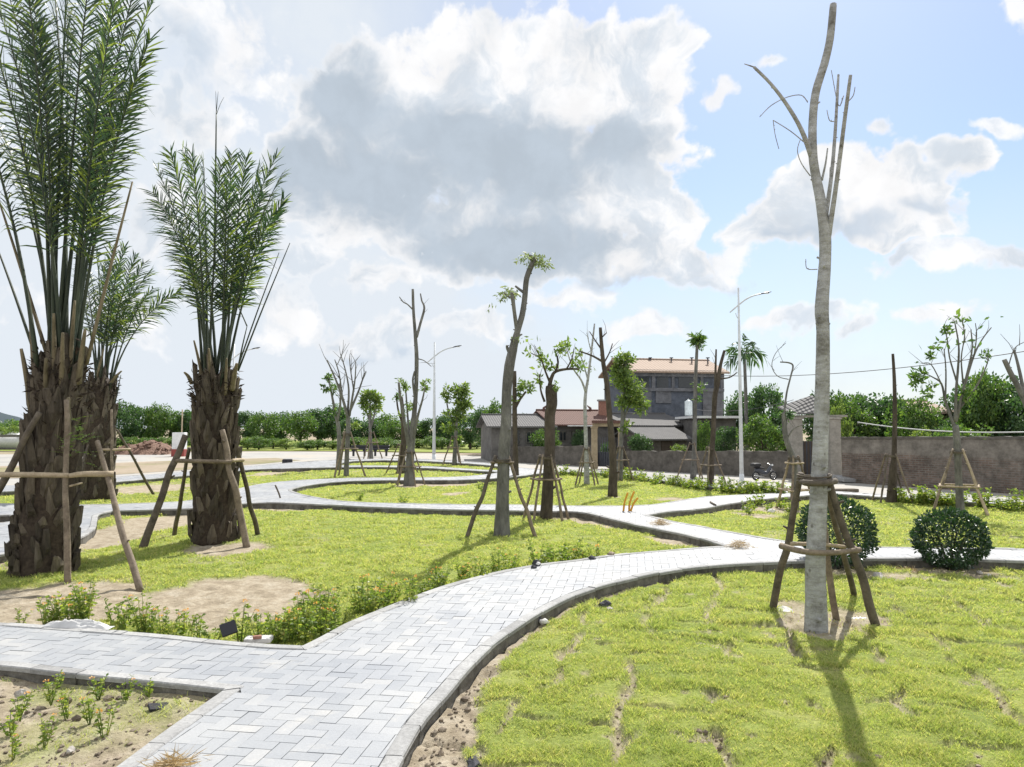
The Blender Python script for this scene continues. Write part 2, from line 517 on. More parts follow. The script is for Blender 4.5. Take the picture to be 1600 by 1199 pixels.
def plain(name, col, rough=0.5, spec=0.4, metal=0.0):
    m, nt, out = new_mat(name)
    v = coords(nt, (1, 1, 1), False)
    n = tnoise(nt, v, 6, 5, 0.65)
    c = mixc(nt, 1.0, col, ramp(nt, n, [(0.3, (0.82,) * 3), (0.7, (1.08,) * 3)]), 'MULTIPLY')
    surf(nt, out, c, rough, spec=spec, metal=metal); return m
MAT['lamp_metal'] = plain('lamp_metal', (0.62, 0.65, 0.68), 0.4, 0.5)
MAT['lamp_glass'] = plain('lamp_glass', (0.75, 0.77, 0.78), 0.25, 0.5)
MAT['black'] = plain('black_rubber', (0.018, 0.018, 0.02), 0.55)
MAT['dark_metal'] = plain('dark_metal', (0.05, 0.055, 0.07), 0.35, 0.5)
MAT['chrome'] = plain('chrome', (0.5, 0.5, 0.5), 0.25, 0.5, 0.9)
MAT['white_paint'] = plain('white_paint', (0.72, 0.73, 0.74), 0.6)
MAT['red_paint'] = plain('red_paint', (0.28, 0.06, 0.05), 0.6)
MAT['plastic_white'] = plain('plastic_white', (0.52, 0.52, 0.52), 0.4)
MAT['yellow_pipe'] = plain('yellow_pipe', (0.62, 0.30, 0.02), 0.4)
MAT['wire'] = plain('wire', (0.06, 0.06, 0.07), 0.6)
MAT['wire_pale'] = plain('wire_pale', (0.5, 0.52, 0.52), 0.6)
MAT['tank'] = plain('tank', (0.6, 0.66, 0.68), 0.35)
MAT['granite_dark'] = plain('granite_dark', (0.02, 0.022, 0.028), 0.4)
MAT['window_dark'] = plain('window_dark', (0.02, 0.025, 0.03), 0.15, 0.6)
MAT['wood_door'] = plain('wood_door', (0.06, 0.045, 0.035), 0.6)
MAT['stone'] = rough_mat('stone', (0.22, 0.20, 0.18), (0.42, 0.40, 0.37), 6, bs=0.5, world=False, isl=0.3)
MAT['stone_dark'] = rough_mat('stone_dark', (0.02, 0.02, 0.024), (0.06, 0.06, 0.07), 6, bs=0.5, isl=0.3)
MAT['stone_white'] = rough_mat('stone_white', (0.45, 0.44, 0.42), (0.66, 0.65, 0.63), 6, bs=0.4, isl=0.2)
MAT['brick_red'] = rough_mat('brick_red', (0.22, 0.11, 0.085), (0.34, 0.18, 0.135), 8, bs=0.5, isl=0.3)
MAT['clod'] = rough_mat('clod', (0.13, 0.10, 0.075), (0.30, 0.25, 0.19), 9, bs=0.5, isl=0.35)
MAT['mound'] = rough_mat('mound', (0.16, 0.095, 0.07), (0.30, 0.19, 0.14), 2.2, bs=1.0, bd=0.15, fine=9)
MAT['kerb'] = rough_mat('kerb', (0.25, 0.25, 0.25), (0.345, 0.347, 0.345), 5, bs=0.35, bd=0.008, isl=0.16, world=True, fine=40)

def wall_mat(name, ctop, cbot, brick=None, h=2.0, stain=0.6):
    """old rendered wall: damp-stained plaster with bare brick where the render fell off"""
    m, nt, out = new_mat(name)
    tc = nd(nt, 'ShaderNodeTexCoord').outputs['UV']
    mp = nd(nt, 'ShaderNodeMapping'); nt.links.new(tc, mp.inputs[0])
    v = mp.outputs[0]
    n1 = tnoise(nt, v, 0.9, 7, 0.68); n2 = tnoise(nt, v, 9.0, 5, 0.7)
    col = mixc(nt, n1, ctop, cbot)
    if brick:
        b = nd(nt, 'ShaderNodeTexBrick'); nt.links.new(v, b.inputs['Vector'])
        b.inputs['Scale'].default_value = 1.0; b.inputs['Brick Width'].default_value = 0.21; b.inputs['Row Height'].default_value = 0.072
        b.inputs['Mortar Size'].default_value = 0.012
        b.inputs['Color1'].default_value = (*brick, 1); b.inputs['Color2'].default_value = tuple(k * 0.55 for k in brick) + (1,)
        b.inputs['Mortar'].default_value = (0.20, 0.185, 0.165, 1)
        sx = nd(nt, 'ShaderNodeSeparateXYZ'); nt.links.new(v, sx.inputs[0])
        mr = nd(nt, 'ShaderNodeMapRange'); nt.links.new(sx.outputs[1], mr.inputs[0])
        mr.inputs[1].default_value = h * 0.62; mr.inputs[2].default_value = h * 0.86; mr.inputs[3].default_value = 0.50; mr.inputs[4].default_value = -0.35
        ad = nd(nt, 'ShaderNodeMath', operation='ADD'); nt.links.new(mr.outputs[0], ad.inputs[0])
        big = tnoise(nt, v, 0.45, 5, 0.6); nt.links.new(big, ad.inputs[1])
        f = ramp(nt, ad.outputs[0], [(0.78, (0, 0, 0)), (1.0, (0.85, 0.85, 0.85))])
        col = mixc(nt, f, col, b.outputs['Color'])
    st = ramp(nt, tnoise(nt, v, 1.7, 8, 0.72), [(0.38, (1 - stain,) * 3), (0.62, (1.06,) * 3)])
    col = mixc(nt, 0.85, col, st, 'MULTIPLY')
    col = mixc(nt, 0.6, col, ramp(nt, n2, [(0.3, (0.75,) * 3), (0.7, (1.1,) * 3)]), 'MULTIPLY')
    surf(nt, out, col, 0.9, bump(nt, n2, 0.5, 0.02), 0.2)
    return m
MAT['wall_brick'] = wall_mat('wall_brick', (0.31, 0.285, 0.25), (0.18, 0.16, 0.14), (0.22, 0.155, 0.125), 1.5)
MAT['wall_cement'] = wall_mat('wall_cement', (0.20, 0.185, 0.165), (0.11, 0.10, 0.09), None)
MAT['house_plaster'] = wall_mat('house_plaster', (0.22, 0.21, 0.20), (0.13, 0.125, 0.12), None, stain=0.5)
MAT['house_cream'] = wall_mat('house_cream', (0.46, 0.38, 0.26), (0.36, 0.29, 0.19), None, stain=0.4)
MAT['pillar_pale'] = wall_mat('pillar_pale', (0.42, 0.40, 0.36), (0.30, 0.28, 0.25), None, stain=0.4)
MAT['cement_blue'] = wall_mat('cement_blue', (0.15, 0.17, 0.21), (0.10, 0.115, 0.15), None, stain=0.45)
MAT['cement_grey'] = wall_mat('cement_grey', (0.21, 0.215, 0.235), (0.15, 0.157, 0.178), None, stain=0.45)

def tile_mat(name, c1, c2, sx=1.0, ang=0.0):
    m, nt, out = new_mat(name)
    tc = nd(nt, 'ShaderNodeTexCoord').outputs['UV']
    w = nd(nt, 'ShaderNodeTexWave', wave_type='BANDS', bands_direction='X'); nt.links.new(tc, w.inputs[0])
    w.inputs['Scale'].default_value = 2.2 * sx; w.inputs['Distortion'].default_value = 0.6
    w2 = nd(nt, 'ShaderNodeTexWave', wave_type='BANDS', bands_direction='Y'); nt.links.new(tc, w2.inputs[0])
    w2.inputs['Scale'].default_value = 1.6 * sx; w2.inputs['Distortion'].default_value = 0.4
    n = tnoise(nt, tc, 1.3, 7, 0.7)
    col = mixc(nt, n, c1, c2)
    a = nd(nt, 'ShaderNodeMath', operation='ADD'); nt.links.new(w.outputs['Fac'], a.inputs[0]); nt.links.new(w2.outputs['Fac'], a.inputs[1])
    surf(nt, out, col, 0.8, bump(nt, a.outputs[0], 0.7, 0.05), 0.2)
    return m
MAT['tile_red'] = tile_mat('tile_red', (0.09, 0.055, 0.047), (0.165, 0.09, 0.072))
MAT['tile_grey'] = tile_mat('tile_grey', (0.08, 0.08, 0.085), (0.17, 0.165, 0.16))
MAT['roof_tan'] = tile_mat('roof_tan', (0.27, 0.20, 0.155), (0.37, 0.285, 0.225), 0.6)

# pavers: light grey concrete, one tone per paver, dusty stains
def paver_mat():
    m, nt, out = new_mat('paver')
    v = coords(nt)
    col = ramp(nt, island(nt), [(0.0, (0.250, 0.265, 0.288)), (0.3, (0.278, 0.292, 0.313)), (0.9, (0.300, 0.312, 0.330)), (1.0, (0.338, 0.343, 0.348))])
    big = ramp(nt, tnoise(nt, v, 0.8, 6, 0.65), [(0.35, (0.86, 0.87, 0.89)), (0.65, (1.1, 1.08, 1.04))])
    fine = tnoise(nt, v, 60, 4, 0.7)
    col = mixc(nt, 1.0, col, big, 'MULTIPLY')
    dust = ramp(nt, tnoise(nt, v, 2.7, 8, 0.7), [(0.56, (0, 0, 0)), (0.74, (0.6, 0.6, 0.6))])
    col = mixc(nt, dust, col, (0.42, 0.405, 0.375))
    col = mixc(nt, 0.5, col, ramp(nt, fine, [(0.3, (0.82,) * 3), (0.7, (1.1,) * 3)]), 'MULTIPLY')
    surf(nt, out, col, 0.62, bump(nt, fine, 0.15, 0.004), 0.4)
    return m
MAT['paver'] = paver_mat()
MAT['kerb_body'] = rough_mat('kerb_body', (0.075, 0.07, 0.06), (0.20, 0.19, 0.17), 7, bs=0.6, bd=0.015, isl=0.25, world=True, fine=45, c3=(0.30, 0.29, 0.26))  # weathered mortar tone, darkened further to carry the shade of backlit kerb faces
MAT['joint'] = rough_mat('joint_sand', (0.15, 0.145, 0.135), (0.28, 0.27, 0.25), 5, world=True, fine=60)

# lawn soil with thatch; attribute "dirt" says where the turf is missing
def lawn_mat():
    m, nt, out = new_mat('lawn_soil')
    v = coords(nt)
    n1 = tnoise(nt, v, 1.1, 6, 0.6); n2 = tnoise(nt, v, 22, 6, 0.75); n3 = tnoise(nt, v, 5, 5, 0.65)
    g = ramp(nt, n1, [(0.3, (0.16, 0.21, 0.055)), (0.55, (0.25, 0.29, 0.08)), (0.75, (0.36, 0.34, 0.15))])
    g = mixc(nt, 0.9, g, ramp(nt, n2, [(0.28, (0.45, 0.5, 0.4)), (0.62, (1.15, 1.12, 1.05))]), 'MULTIPLY')
    d = ramp(nt, n3, [(0.25, (0.19, 0.155, 0.11)), (0.5, (0.34, 0.29, 0.215)), (0.75, (0.44, 0.395, 0.32))])
    d = mixc(nt, 0.8, d, ramp(nt, n2, [(0.3, (0.62, 0.6, 0.57)), (0.62, (1.1, 1.1, 1.1))]), 'MULTIPLY')
    at = nd(nt, 'ShaderNodeAttribute', attribute_name='dirt')
    col = mixc(nt, at.outputs['Fac'], g, d)
    surf(nt, out, col, 0.95, bump(nt, n2, 0.8, 0.03), 0.1)
    return m
MAT['lawn'] = lawn_mat()

def grass_mat():
    m, nt, out = new_mat('grass_blade')
    v = coords(nt)
    big = tnoise(nt, v, 0.9, 5, 0.6)
    mid = tnoise(nt, v, 6.0, 5, 0.65)
    a = nd(nt, 'ShaderNodeMath', operation='MULTIPLY_ADD'); nt.links.new(island(nt), a.inputs[0]); a.inputs[1].default_value = 0.45
    b = nd(nt, 'ShaderNodeMath', operation='MULTIPLY_ADD'); nt.links.new(big, b.inputs[0]); b.inputs[1].default_value = 0.75; nt.links.new(mid, b.inputs[2])
    b2 = nd(nt, 'ShaderNodeMath', operation='MULTIPLY'); nt.links.new(b.outputs[0], b2.inputs[0]); b2.inputs[1].default_value = 0.36
    nt.links.new(b2.outputs[0], a.inputs[2])
    col = ramp(nt, a.outputs[0], [(0.20, (0.19, 0.27, 0.075)), (0.40, (0.30, 0.38, 0.105)), (0.60, (0.42, 0.46, 0.145)), (0.85, (0.60, 0.53, 0.27))])
    p = surf(nt, out, col, 0.55, spec=0.25)
    tr = nd(nt, 'ShaderNodeBsdfTranslucent')
    nt.links.new(mixc(nt, 1.0, col, (1.3, 1.3, 0.85), 'MULTIPLY'), tr.inputs[0])
    mx = nd(nt, 'ShaderNodeMixShader'); mx.inputs[0].default_value = 0.5
    nt.links.new(p.outputs[0], mx.inputs[1]); nt.links.new(tr.outputs[0], mx.inputs[2]); nt.links.new(mx.outputs[0], out.inputs[0])
    return m
MAT['grass'] = grass_mat()

def ground_mat():
    m, nt, out = new_mat('dirt_ground')
    v = coords(nt)
    n1 = tnoise(nt, v, 0.12, 7, 0.65); n2 = tnoise(nt, v, 3.0, 6, 0.7)
    col = ramp(nt, n1, [(0.35, (0.16, 0.17, 0.06)), (0.5, (0.29, 0.24, 0.18)), (0.7, (0.34, 0.285, 0.22))])
    col = mixc(nt, 0.7, col, ramp(nt, n2, [(0.3, (0.75,) * 3), (0.7, (1.12,) * 3)]), 'MULTIPLY')
    surf(nt, out, col, 0.95, bump(nt, n2, 0.5, 0.05), 0.1)
    return m
MAT['ground'] = ground_mat()
def road_mat():
    m, nt, out = new_mat('road_concrete')
    v = coords(nt)
    n1 = tnoise(nt, v, 0.25, 7, 0.7); n2 = tnoise(nt, v, 5.0, 6, 0.7)
    col = ramp(nt, n1, [(0.34, (0.26, 0.255, 0.245)), (0.5, (0.34, 0.33, 0.31)), (0.68, (0.37, 0.33, 0.27))])
    col = mixc(nt, 0.7, col, ramp(nt, n2, [(0.3, (0.8,) * 3), (0.7, (1.08,) * 3)]), 'MULTIPLY')
    surf(nt, out, col, 0.85, bump(nt, n2, 0.3, 0.02), 0.2)
    return m
MAT['road'] = road_mat()

def set_uv(o, fn):
    me = o.data
    uv = me.uv_layers.new(name='UVMap')
    for lp in me.loops:
        uv.data[lp.index].uv = fn(me.vertices[lp.vertex_index].co)

# ------------------------------------------------------------------ park layout (outlines read at kerb-top height)
KZ = 0.12
def poly(items):
    out = []
    for it in items:
        out.append((it[1], it[2]) if it[0] == 'w' else tuple(G(it[0], it[1], KZ)[:2]))
    return out

def resample(pts, step_fn, corner=0.55):
    """closed outline, Catmull-Rom between gentle corners, resampled"""
    P = [np.array(p) for p in pts]; n = len(P); res = []
    sharp = []
    for i in range(n):
        a = P[i] - P[i - 1]; b = P[(i + 1) % n] - P[i]
        c = np.dot(a, b) / (np.linalg.norm(a) * np.linalg.norm(b) + 1e-9)
        sharp.append(c < corner)
    for i in range(n):
        p1, p2 = P[i], P[(i + 1) % n]
        p0 = P[i - 1] if not sharp[i] else 2 * p1 - p2
        p3 = P[(i + 2) % n] if not sharp[(i + 1) % n] else 2 * p2 - p1
        L = np.linalg.norm(p2 - p1)
        # centripetal-style scaling of the end tangents keeps short / long neighbours calm
        m1 = (p2 - p0) * 0.5; m2 = (p3 - p1) * 0.5
        for m in (m1, m2):
            l = np.linalg.norm(m)
            if l > L: m *= L / l
        k = max(1, int(L / step_fn(0.5 * (p1 + p2))))
        for j in range(k):
            t = j / k
            h00 = 2 * t ** 3 - 3 * t ** 2 + 1; h10 = t ** 3 - 2 * t ** 2 + t; h01 = -2 * t ** 3 + 3 * t ** 2; h11 = t ** 3 - t ** 2
            res.append(h00 * p1 + h10 * m1 + h01 * p2 + h11 * m2)
    return np.array(res)

step = lambda p: max(0.10, 0.010 * max(p[1], 0))

ISL_PX = {
 'right': [(566, 1300), (622, 1199), (640, 1166), (666, 1123), (699, 1086), (733, 1046), (766, 1013), (799, 988), (850, 955), (900, 930),
           (950, 914), (1000, 902), (1050, 892), (1100, 886), (1150, 882), (1207, 879), (1260, 876.5), (1343, 874), (1450, 873), (1600, 877), (1900, 887),
           ('w', 12.0, 8.0), ('w', 12.0, 0.8), ('w', -0.9, 0.8), ('w', -0.85, 2.0)],
 'left': [(-220, 962), (0, 973), (60, 977), (173, 985.5), (246, 991), (333, 1000), (416, 1007.5), (472, 1010), (500, 996), (543, 973), (600, 950),
          (649, 931), (699, 914), (766, 896), (832, 883), (899, 875), (950, 868), (1000, 863), (1050, 859), (1087, 856), (1132, 853.5), (1075, 837), (1000, 822),
          (950, 810), (912, 801.5), (880, 799.5), (800, 798), (700, 796.5), (590, 793), (500, 788.5), (440, 786), (400, 786), (340, 791), (300, 794.5), (230, 797), (175, 798.5),
          (155, 804), (152, 813), (146, 828), (110, 846), (40, 860), (-60, 876), (-200, 890)],
 'front': [(-300, 1023), (0, 1041), (100, 1052), (200, 1062), (299, 1073), (349, 1078.5), (266, 1136), (180, 1199), (60, 1290), ('w', -2.55, 1.6), ('w', -7.0, 1.6), ('w', -7.5, 5.4)],
 'mid': [(1012, 805), (1050, 814), (1100, 823), (1150, 832.5), (1201, 841.5), (1243, 847), (1300, 851.5), (1365, 854.5), (1538, 856.5), (1600, 857.5), (1900, 866), (2200, 850),
         (1900, 812), (1600, 790), (1500, 784), (1405, 778.5), (1306, 771.5), (1243, 776), (1200, 779.5), (1137, 788), (1100, 795), (1050, 799)],
 'ellipse': [(456, 766), (475, 773), (512, 780), (550, 784), (625, 786.5), (725, 788), (800, 788.5), (875, 790), (950, 790.5), (1012, 789), (1062, 782), (1100, 776.5), (1150, 773.5),
             (1200, 771.5), (1228, 770), (1150, 764.5), (1050, 753.5), (962, 741), (900, 738), (858, 738), (800, 745.5), (750, 749), (700, 750.5), (625, 750.5), (550, 752), (500, 756), (470, 761)],
 'upper': [(-200, 790), (0, 787), (60, 788.5), (135, 789), (220, 786.5), (283, 783.5), (330, 777), (375, 763), (420, 754.5), (475, 750), (550, 747), (625, 746.5), (675, 746), (725, 744.5), (762, 741), (785, 737.5),
           (762, 737), (700, 733.5), (650, 731), (560, 730), (500, 731), (400, 733.5), (370, 736), (295, 743), (185, 753), (100, 761), (0, 769), (-200, 776)],
 'sliver': [(520, 727), (560, 727.5), (650, 728), (700, 730.5), (762, 734.5), (800, 735), (762, 727), (660, 720.5), (600, 719.5), (550, 721)],
}
ISL = {k: resample(poly(v), step) for k, v in ISL_PX.items()}
cx0, cy0 = G(-22, 813, KZ)[:2]
ISL['bed'] = np.array([(cx0 + 0.62 * math.cos(a), cy0 + 0.85 * math.sin(a)) for a in np.linspace(0, 2 * math.pi, 40, endpoint=False)])
DOM = np.array(poly([(-400, 785), (-200, 772), (0, 760), (100, 752), (185, 745.5), (295, 737), (400, 728), (510, 719.5), (600, 717), (660, 717.5), (762, 724), (800, 730),
       (858, 735), (900, 735.5), (962, 738.5), (1050, 751), (1150, 762), (1230, 767.5), (1306, 768.5), (1405, 775.5), (1500, 781), (1600, 787), (1900, 808), (2200, 845), ('w', 14, 7), ('w', 14, 0.4), ('w', -9, 0.4), ('w', -12, 5)]))

def ensure_ccw(p):
    a = np.sum(p[:, 0] * np.roll(p[:, 1], -1) - np.roll(p[:, 0], -1) * p[:, 1])
    return p if a > 0 else p[::-1].copy()
ISL = {k: ensure_ccw(v) for k, v in ISL.items()}
DOM = ensure_ccw(DOM)

def inside(P, poly):
    P = np.asarray(P, float); x, y = P[:, 0], P[:, 1]
    r = np.zeros(len(P), bool)
    x1, y1 = poly[:, 0], poly[:, 1]; x2, y2 = np.roll(x1, -1), np.roll(y1, -1)
    for a, b, c, d in zip(x1, y1, x2, y2):
        if b == d: continue
        m = ((b > y) != (d > y))
        if m.any():
            r ^= m & (x < (c - a) * (y - b) / (d - b) + a)
    return r

def sdist(P, poly, chunk=4000):
    """signed distance to a closed outline (negative inside), with the nearest point and outward normal"""
    P = np.asarray(P, float)
    a = poly; b = np.roll(poly, -1, 0); ab = b - a; L2 = (ab ** 2).sum(1) + 1e-12
    D = np.empty(len(P)); Q = np.empty((len(P), 2)); Nn = np.empty((len(P), 2))
    for s in range(0, len(P), chunk):
        p = P[s:s + chunk]
        t = np.clip(((p[:, None, :] - a[None]) * ab[None]).sum(2) / L2, 0, 1)
        q = a[None] + ab[None] * t[..., None]
        dd = ((p[:, None, :] - q) ** 2).sum(2)
        k = dd.argmin(1); i = np.arange(len(p))
        D[s:s + chunk] = np.sqrt(dd[i, k]); Q[s:s + chunk] = q[i, k]
        e = ab[k] / np.sqrt(L2[k])[:, None]
        Nn[s:s + chunk] = np.stack([e[:, 1], -e[:, 0]], 1)
    D[inside(P, poly)] *= -1
    return D, Q, Nn

def in_view(P, m=1.6):
    return (np.abs(P[:, 0]) < 0.70 * P[:, 1] + m) & (P[:, 1] > 1.6)

# --- ground sheet to the horizon
def build_ground():
    xs = [-1500, -600, -250, -120, -60, -25, -10, 0, 10, 25, 60, 120, 250, 600, 1500]
    ys = [-200, -40, 0, 10, 20, 40, 60, 80, 110, 160, 260, 500, 1000, 2500]
    mb = MB(); vs = [(x, y, -0.10) for y in ys for x in xs]; n = len(xs)
    mb.add(vs, [(j * n + i, j * n + i + 1, (j + 1) * n + i + 1, (j + 1) * n + i) for j in range(len(ys) - 1) for i in range(n - 1)])
    o = mb.build('ground', MAT['ground']); tag(o, 'bare sandy earth reaching away past the park', None, None, 'structure')
build_ground()

def sheet(name, pts, z, mat, label):
    from mathutils.geometry import tessellate_polygon
    tri = tessellate_polygon([[Vector((p[0], p[1], 0)) for p in pts]])
    mb = MB(); mb.add([(p[0], p[1], z) for p in pts], [tuple(t) for t in tri])
    o = mb.build(name, mat)
    for f in o.data.polygons:
        if f.normal.z < 0: f.flip()
    tag(o, label, None, None, 'structure'); return o

# road: from the park's outer kerb to the walls, and the wide paved apron on the left
ROAD = [tuple(p) for p in poly([(-500, 790), (-200, 776), (0, 764), (185, 749), (400, 731), (510, 722), (600, 720), (660, 720), (762, 727), (858, 738), (962, 742), (1050, 754), (1150, 765), (1306, 771), (1405, 779), (1600, 791), (1900, 812), (2200, 850)])] + \
       [tuple(G(*p)[:2]) for p in [(2300, 800), (1900, 782), (1600, 765), (1310, 747), (1200, 739), (1050, 731), (900, 722), (800, 715), (700, 708.5), (560, 705), (400, 704.5), (200, 707.5), (0, 709), (-300, 711), (-700, 720)]]
sheet('road', ROAD, -0.06, MAT['road'], 'pale dusty concrete road round the park')

# --- paved paths: one sand bed, real pavers cut along the kerbs, kerb stones
def build_paving():
    verts = []; edges = []
    def add_loop(p):
        n0 = len(verts)
        verts.extend([Vector((x, y)) for x, y in p]); k = len(p)
        edges.extend([(n0 + i, n0 + (i + 1) % k) for i in range(k)])
    add_loop(DOM)
    thin = {k: v[::2] if len(v) > 120 else v for k, v in ISL.items()}
    for p in thin.values(): add_loop(p)
    r = delaunay_2d_cdt(verts, edges, [], 0, 1e-5)
    vs, fs = r[0], r[2]
    cen = np.array([[sum(vs[i].x for i in f) / 3, sum(vs[i].y for i in f) / 3] for f in fs])
    keep = inside(cen, DOM)
    for p in thin.values(): keep &= ~inside(cen, p)
    mb = MB(); mb.add([(v.x, v.y, 0.104) for v in vs], [tuple(f) for f, k in zip(fs, keep) if k])
    o = mb.build('path', MAT['joint']); tag(o, 'sand bed in the joints of the paved paths', None, None, 'structure')
    for f in o.data.polygons:
        if f.normal.z < 0: f.flip()
    # herringbone pavers
    rng = np.random.default_rng(5)
    ang = math.radians(-9.0); ca, sa = math.cos(ang), math.sin(ang)
    U = 0.102
    Rm = 480
    gx, gy = np.meshgrid(np.arange(-Rm, Rm), np.arange(-Rm, Rm), indexing='ij')
    gx, gy = gx.ravel(), gy.ravel(); k = (gx - gy) % 4
    H = k == 0; Vt = k == 3
    cx = np.concatenate([gx[H] + 1.0, gx[Vt] + 0.5]) * U; cy = np.concatenate([gy[H] + 0.5, gy[Vt] + 1.0]) * U
    hx = np.concatenate([np.full(H.sum(), U), np.full(Vt.sum(), U / 2)]); hy = np.concatenate([np.full(H.sum(), U / 2), np.full(Vt.sum(), U)])
    wx = cx * ca - cy * sa; wy = cx * sa + cy * ca + 14
    P = np.stack([wx, wy], 1)
    m = in_view(P, 2.0) & (P[:, 1] < 60)
    P, hx, hy = P[m], hx[m], hy[m]
    m = inside(P, DOM); P, hx, hy = P[m], hx[m], hy[m]
    cutn = [[] for _ in range(len(P))]; alive = np.ones(len(P), bool)
    OFF = 0.108
    for poly_ in ISL.values():
        lo = poly_.min(0) - 0.5; hi = poly_.max(0) + 0.5
        idx = np.where(alive & (P[:, 0] > lo[0]) & (P[:, 0] < hi[0]) & (P[:, 1] > lo[1]) & (P[:, 1] < hi[1]))[0]
        if not len(idx): continue
        D, Q, Nn = sdist(P[idx], poly_)
        alive[idx[D < OFF - 0.125]] = False
        for j in np.where((D >= OFF - 0.125) & (D < OFF + 0.14))[0]:
            # outward normal; at corners use the direction from the nearest point
            n = Nn[j]
            v = P[idx[j]] - Q[j]
            if D[j] > 0.02: n = v / (np.linalg.norm(v) + 1e-9)
            cutn[idx[j]].append((Q[j] + n * OFF, n))
    mb = MB()
    jit = rng.normal(size=(len(P), 4))
    for i in np.where(alive)[0]:
        g = 0.0012 + 0.0009 * abs(jit[i, 0]) + (0.003 if jit[i, 1] > 2.0 else 0)
        a, b = hx[i] - g, hy[i] - g
        q = [(-a, -b), (a, -b), (a, b), (-a, b)]
        q = [np.array((P[i, 0] + x * ca - y * sa, P[i, 1] + x * sa + y * ca)) for x, y in q]
        for p0, n in cutn[i]:
            out = []
            for s in range(len(q)):
                c, d = q[s], q[(s + 1) % len(q)]
                dc, dd = np.dot(c - p0, n), np.dot(d - p0, n)
                if dc >= 0: out.append(c)
                if (dc >= 0) != (dd >= 0): out.append(c + (d - c) * (dc / (dc - dd)))
            q = out
            if len(q) < 3: break
        if len(q) < 3: continue
        tx, ty, tz = jit[i, 1] * 0.006, jit[i, 2] * 0.006, jit[i, 3] * 0.0009
        near = P[i, 1] < 9
        top = [(p[0], p[1], KZ + tz + (p[0] - P[i, 0]) * tx + (p[1] - P[i, 1]) * ty) for p in q]
        nq = len(q)
        if near:
            mb.add(top + [(x, y, z - 0.022) for x, y, z in top], [tuple(range(nq))] + [(s, s + nq, (s + 1) % nq + nq, (s + 1) % nq) for s in range(nq)])
        else:
            mb.add(top, [tuple(range(nq))])
    o = mb.build('path_paving', MAT['paver']); tag(o, 'light grey herringbone pavers of the winding paths', None, None, 'structure')
    # kerb stones round every bed and lawn, and along the road
    mb = MB(); body = MB(); rnd = random.Random(4)
    def kerb_run(p, out_w, closed=True, blk=0.42):
        p = ensure_ccw(np.asarray(p)); b = np.roll(p, -1, 0)
        nxt = b - p; nxt /= np.linalg.norm(nxt, axis=1)[:, None] + 1e-9
        prv = np.roll(nxt, 1, 0); t = nxt + prv; t /= np.linalg.norm(t, axis=1)[:, None] + 1e-9
        nrm = np.stack([t[:, 1], -t[:, 0]], 1)
        # keep the width through corners
        dotp = np.clip((nrm * np.stack([nxt[:, 1], -nxt[:, 0]], 1)).sum(1), 0.5, 1)
        nrm = nrm / dotp[:, None]
        seg = np.linalg.norm(b - p, axis=1); s = np.concatenate([[0], np.cumsum(seg)])
        tot = s[-1]; pts = np.vstack([p, p[:1]]); nn = np.vstack([nrm, nrm[:1]])
        cnt = max(1, int(tot / blk)); bl = tot / cnt
        for k in range(cnt):
            s0, s1 = k * bl + 0.003, (k + 1) * bl - 0.003
            mid = np.array([np.interp((s0 + s1) / 2, s, pts[:, 0]), np.interp((s0 + s1) / 2, s, pts[:, 1])])
            if not in_view(mid[None], 2.0)[0] or mid[1] > 70: continue
            ss = np.concatenate([[s0], s[(s > s0 + 0.01) & (s < s1 - 0.01)], [s1]])
            dz = rnd.gauss(0, 0.0022); do = rnd.gauss(0, 0.0025)
            q = np.stack([np.interp(ss, s, pts[:, 0]), np.interp(ss, s, pts[:, 1])], 1); qn = np.stack([np.interp(ss, s, nn[:, 0]), np.interp(ss, s, nn[:, 1])], 1)
            a = q + qn * do; c = q + qn * (out_w + do)
            zt = KZ + 0.006 + dz; ch = 0.008
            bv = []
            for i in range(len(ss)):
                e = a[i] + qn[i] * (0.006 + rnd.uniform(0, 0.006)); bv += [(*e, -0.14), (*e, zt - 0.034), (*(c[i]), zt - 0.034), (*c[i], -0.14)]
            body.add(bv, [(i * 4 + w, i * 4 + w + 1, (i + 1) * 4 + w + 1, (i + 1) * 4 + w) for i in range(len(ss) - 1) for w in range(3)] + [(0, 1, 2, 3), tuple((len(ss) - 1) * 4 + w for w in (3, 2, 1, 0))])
            vs = []
            for i in range(len(ss)):
                vs += [(*a[i], zt - 0.036), (*a[i], zt - ch), (*(a[i] + qn[i] * ch), zt), (*(c[i] - qn[i] * ch), zt), (*c[i], zt - ch), (*c[i], zt - 0.036)]
            fs = []
            for i in range(len(ss) - 1):
                for w in range(5): fs.append((i * 6 + w, i * 6 + w + 1, (i + 1) * 6 + w + 1, (i + 1) * 6 + w))
            fs.append(tuple(range(6))); fs.append(tuple((len(ss) - 1) * 6 + w for w in range(5, -1, -1)))
            mb.add(vs, fs)
    for p in ISL.values(): kerb_run(p, 0.104)
    kerb_run(resample([tuple(q) for q in DOM], lambda p: 0.4), 0.15, blk=0.8)
    o = mb.build('kerb', MAT['kerb']); tag(o, 'pale concrete kerb stones edging the paths', None, None, 'structure')
    o = body.build('kerb_base', MAT['kerb_body']); tag(o, 'rough mortar base under the kerb stones, darkened for their shaded faces', None, None, 'structure')
build_paving()

# --- lawns: uneven turf with bare soil where the photo shows it
def ell(P, px, py, rx, ry, rot=0.0):
    """soft ellipse mask given by photo pixels on the ground"""
    c = G(px, py); ex = (G(px + rx, py) - c).length; ey = 0.5 * (G(px, py - ry) - G(px, py + ry)).length
    dx, dy = P[:, 0] - c.x, P[:, 1] - c.y
    cr, sr = math.cos(rot), math.sin(rot)
    u, v = (dx * cr + dy * sr) / ex, (-dx * sr + dy * cr) / ey
    return 1 - np.sqrt(u * u + v * v)

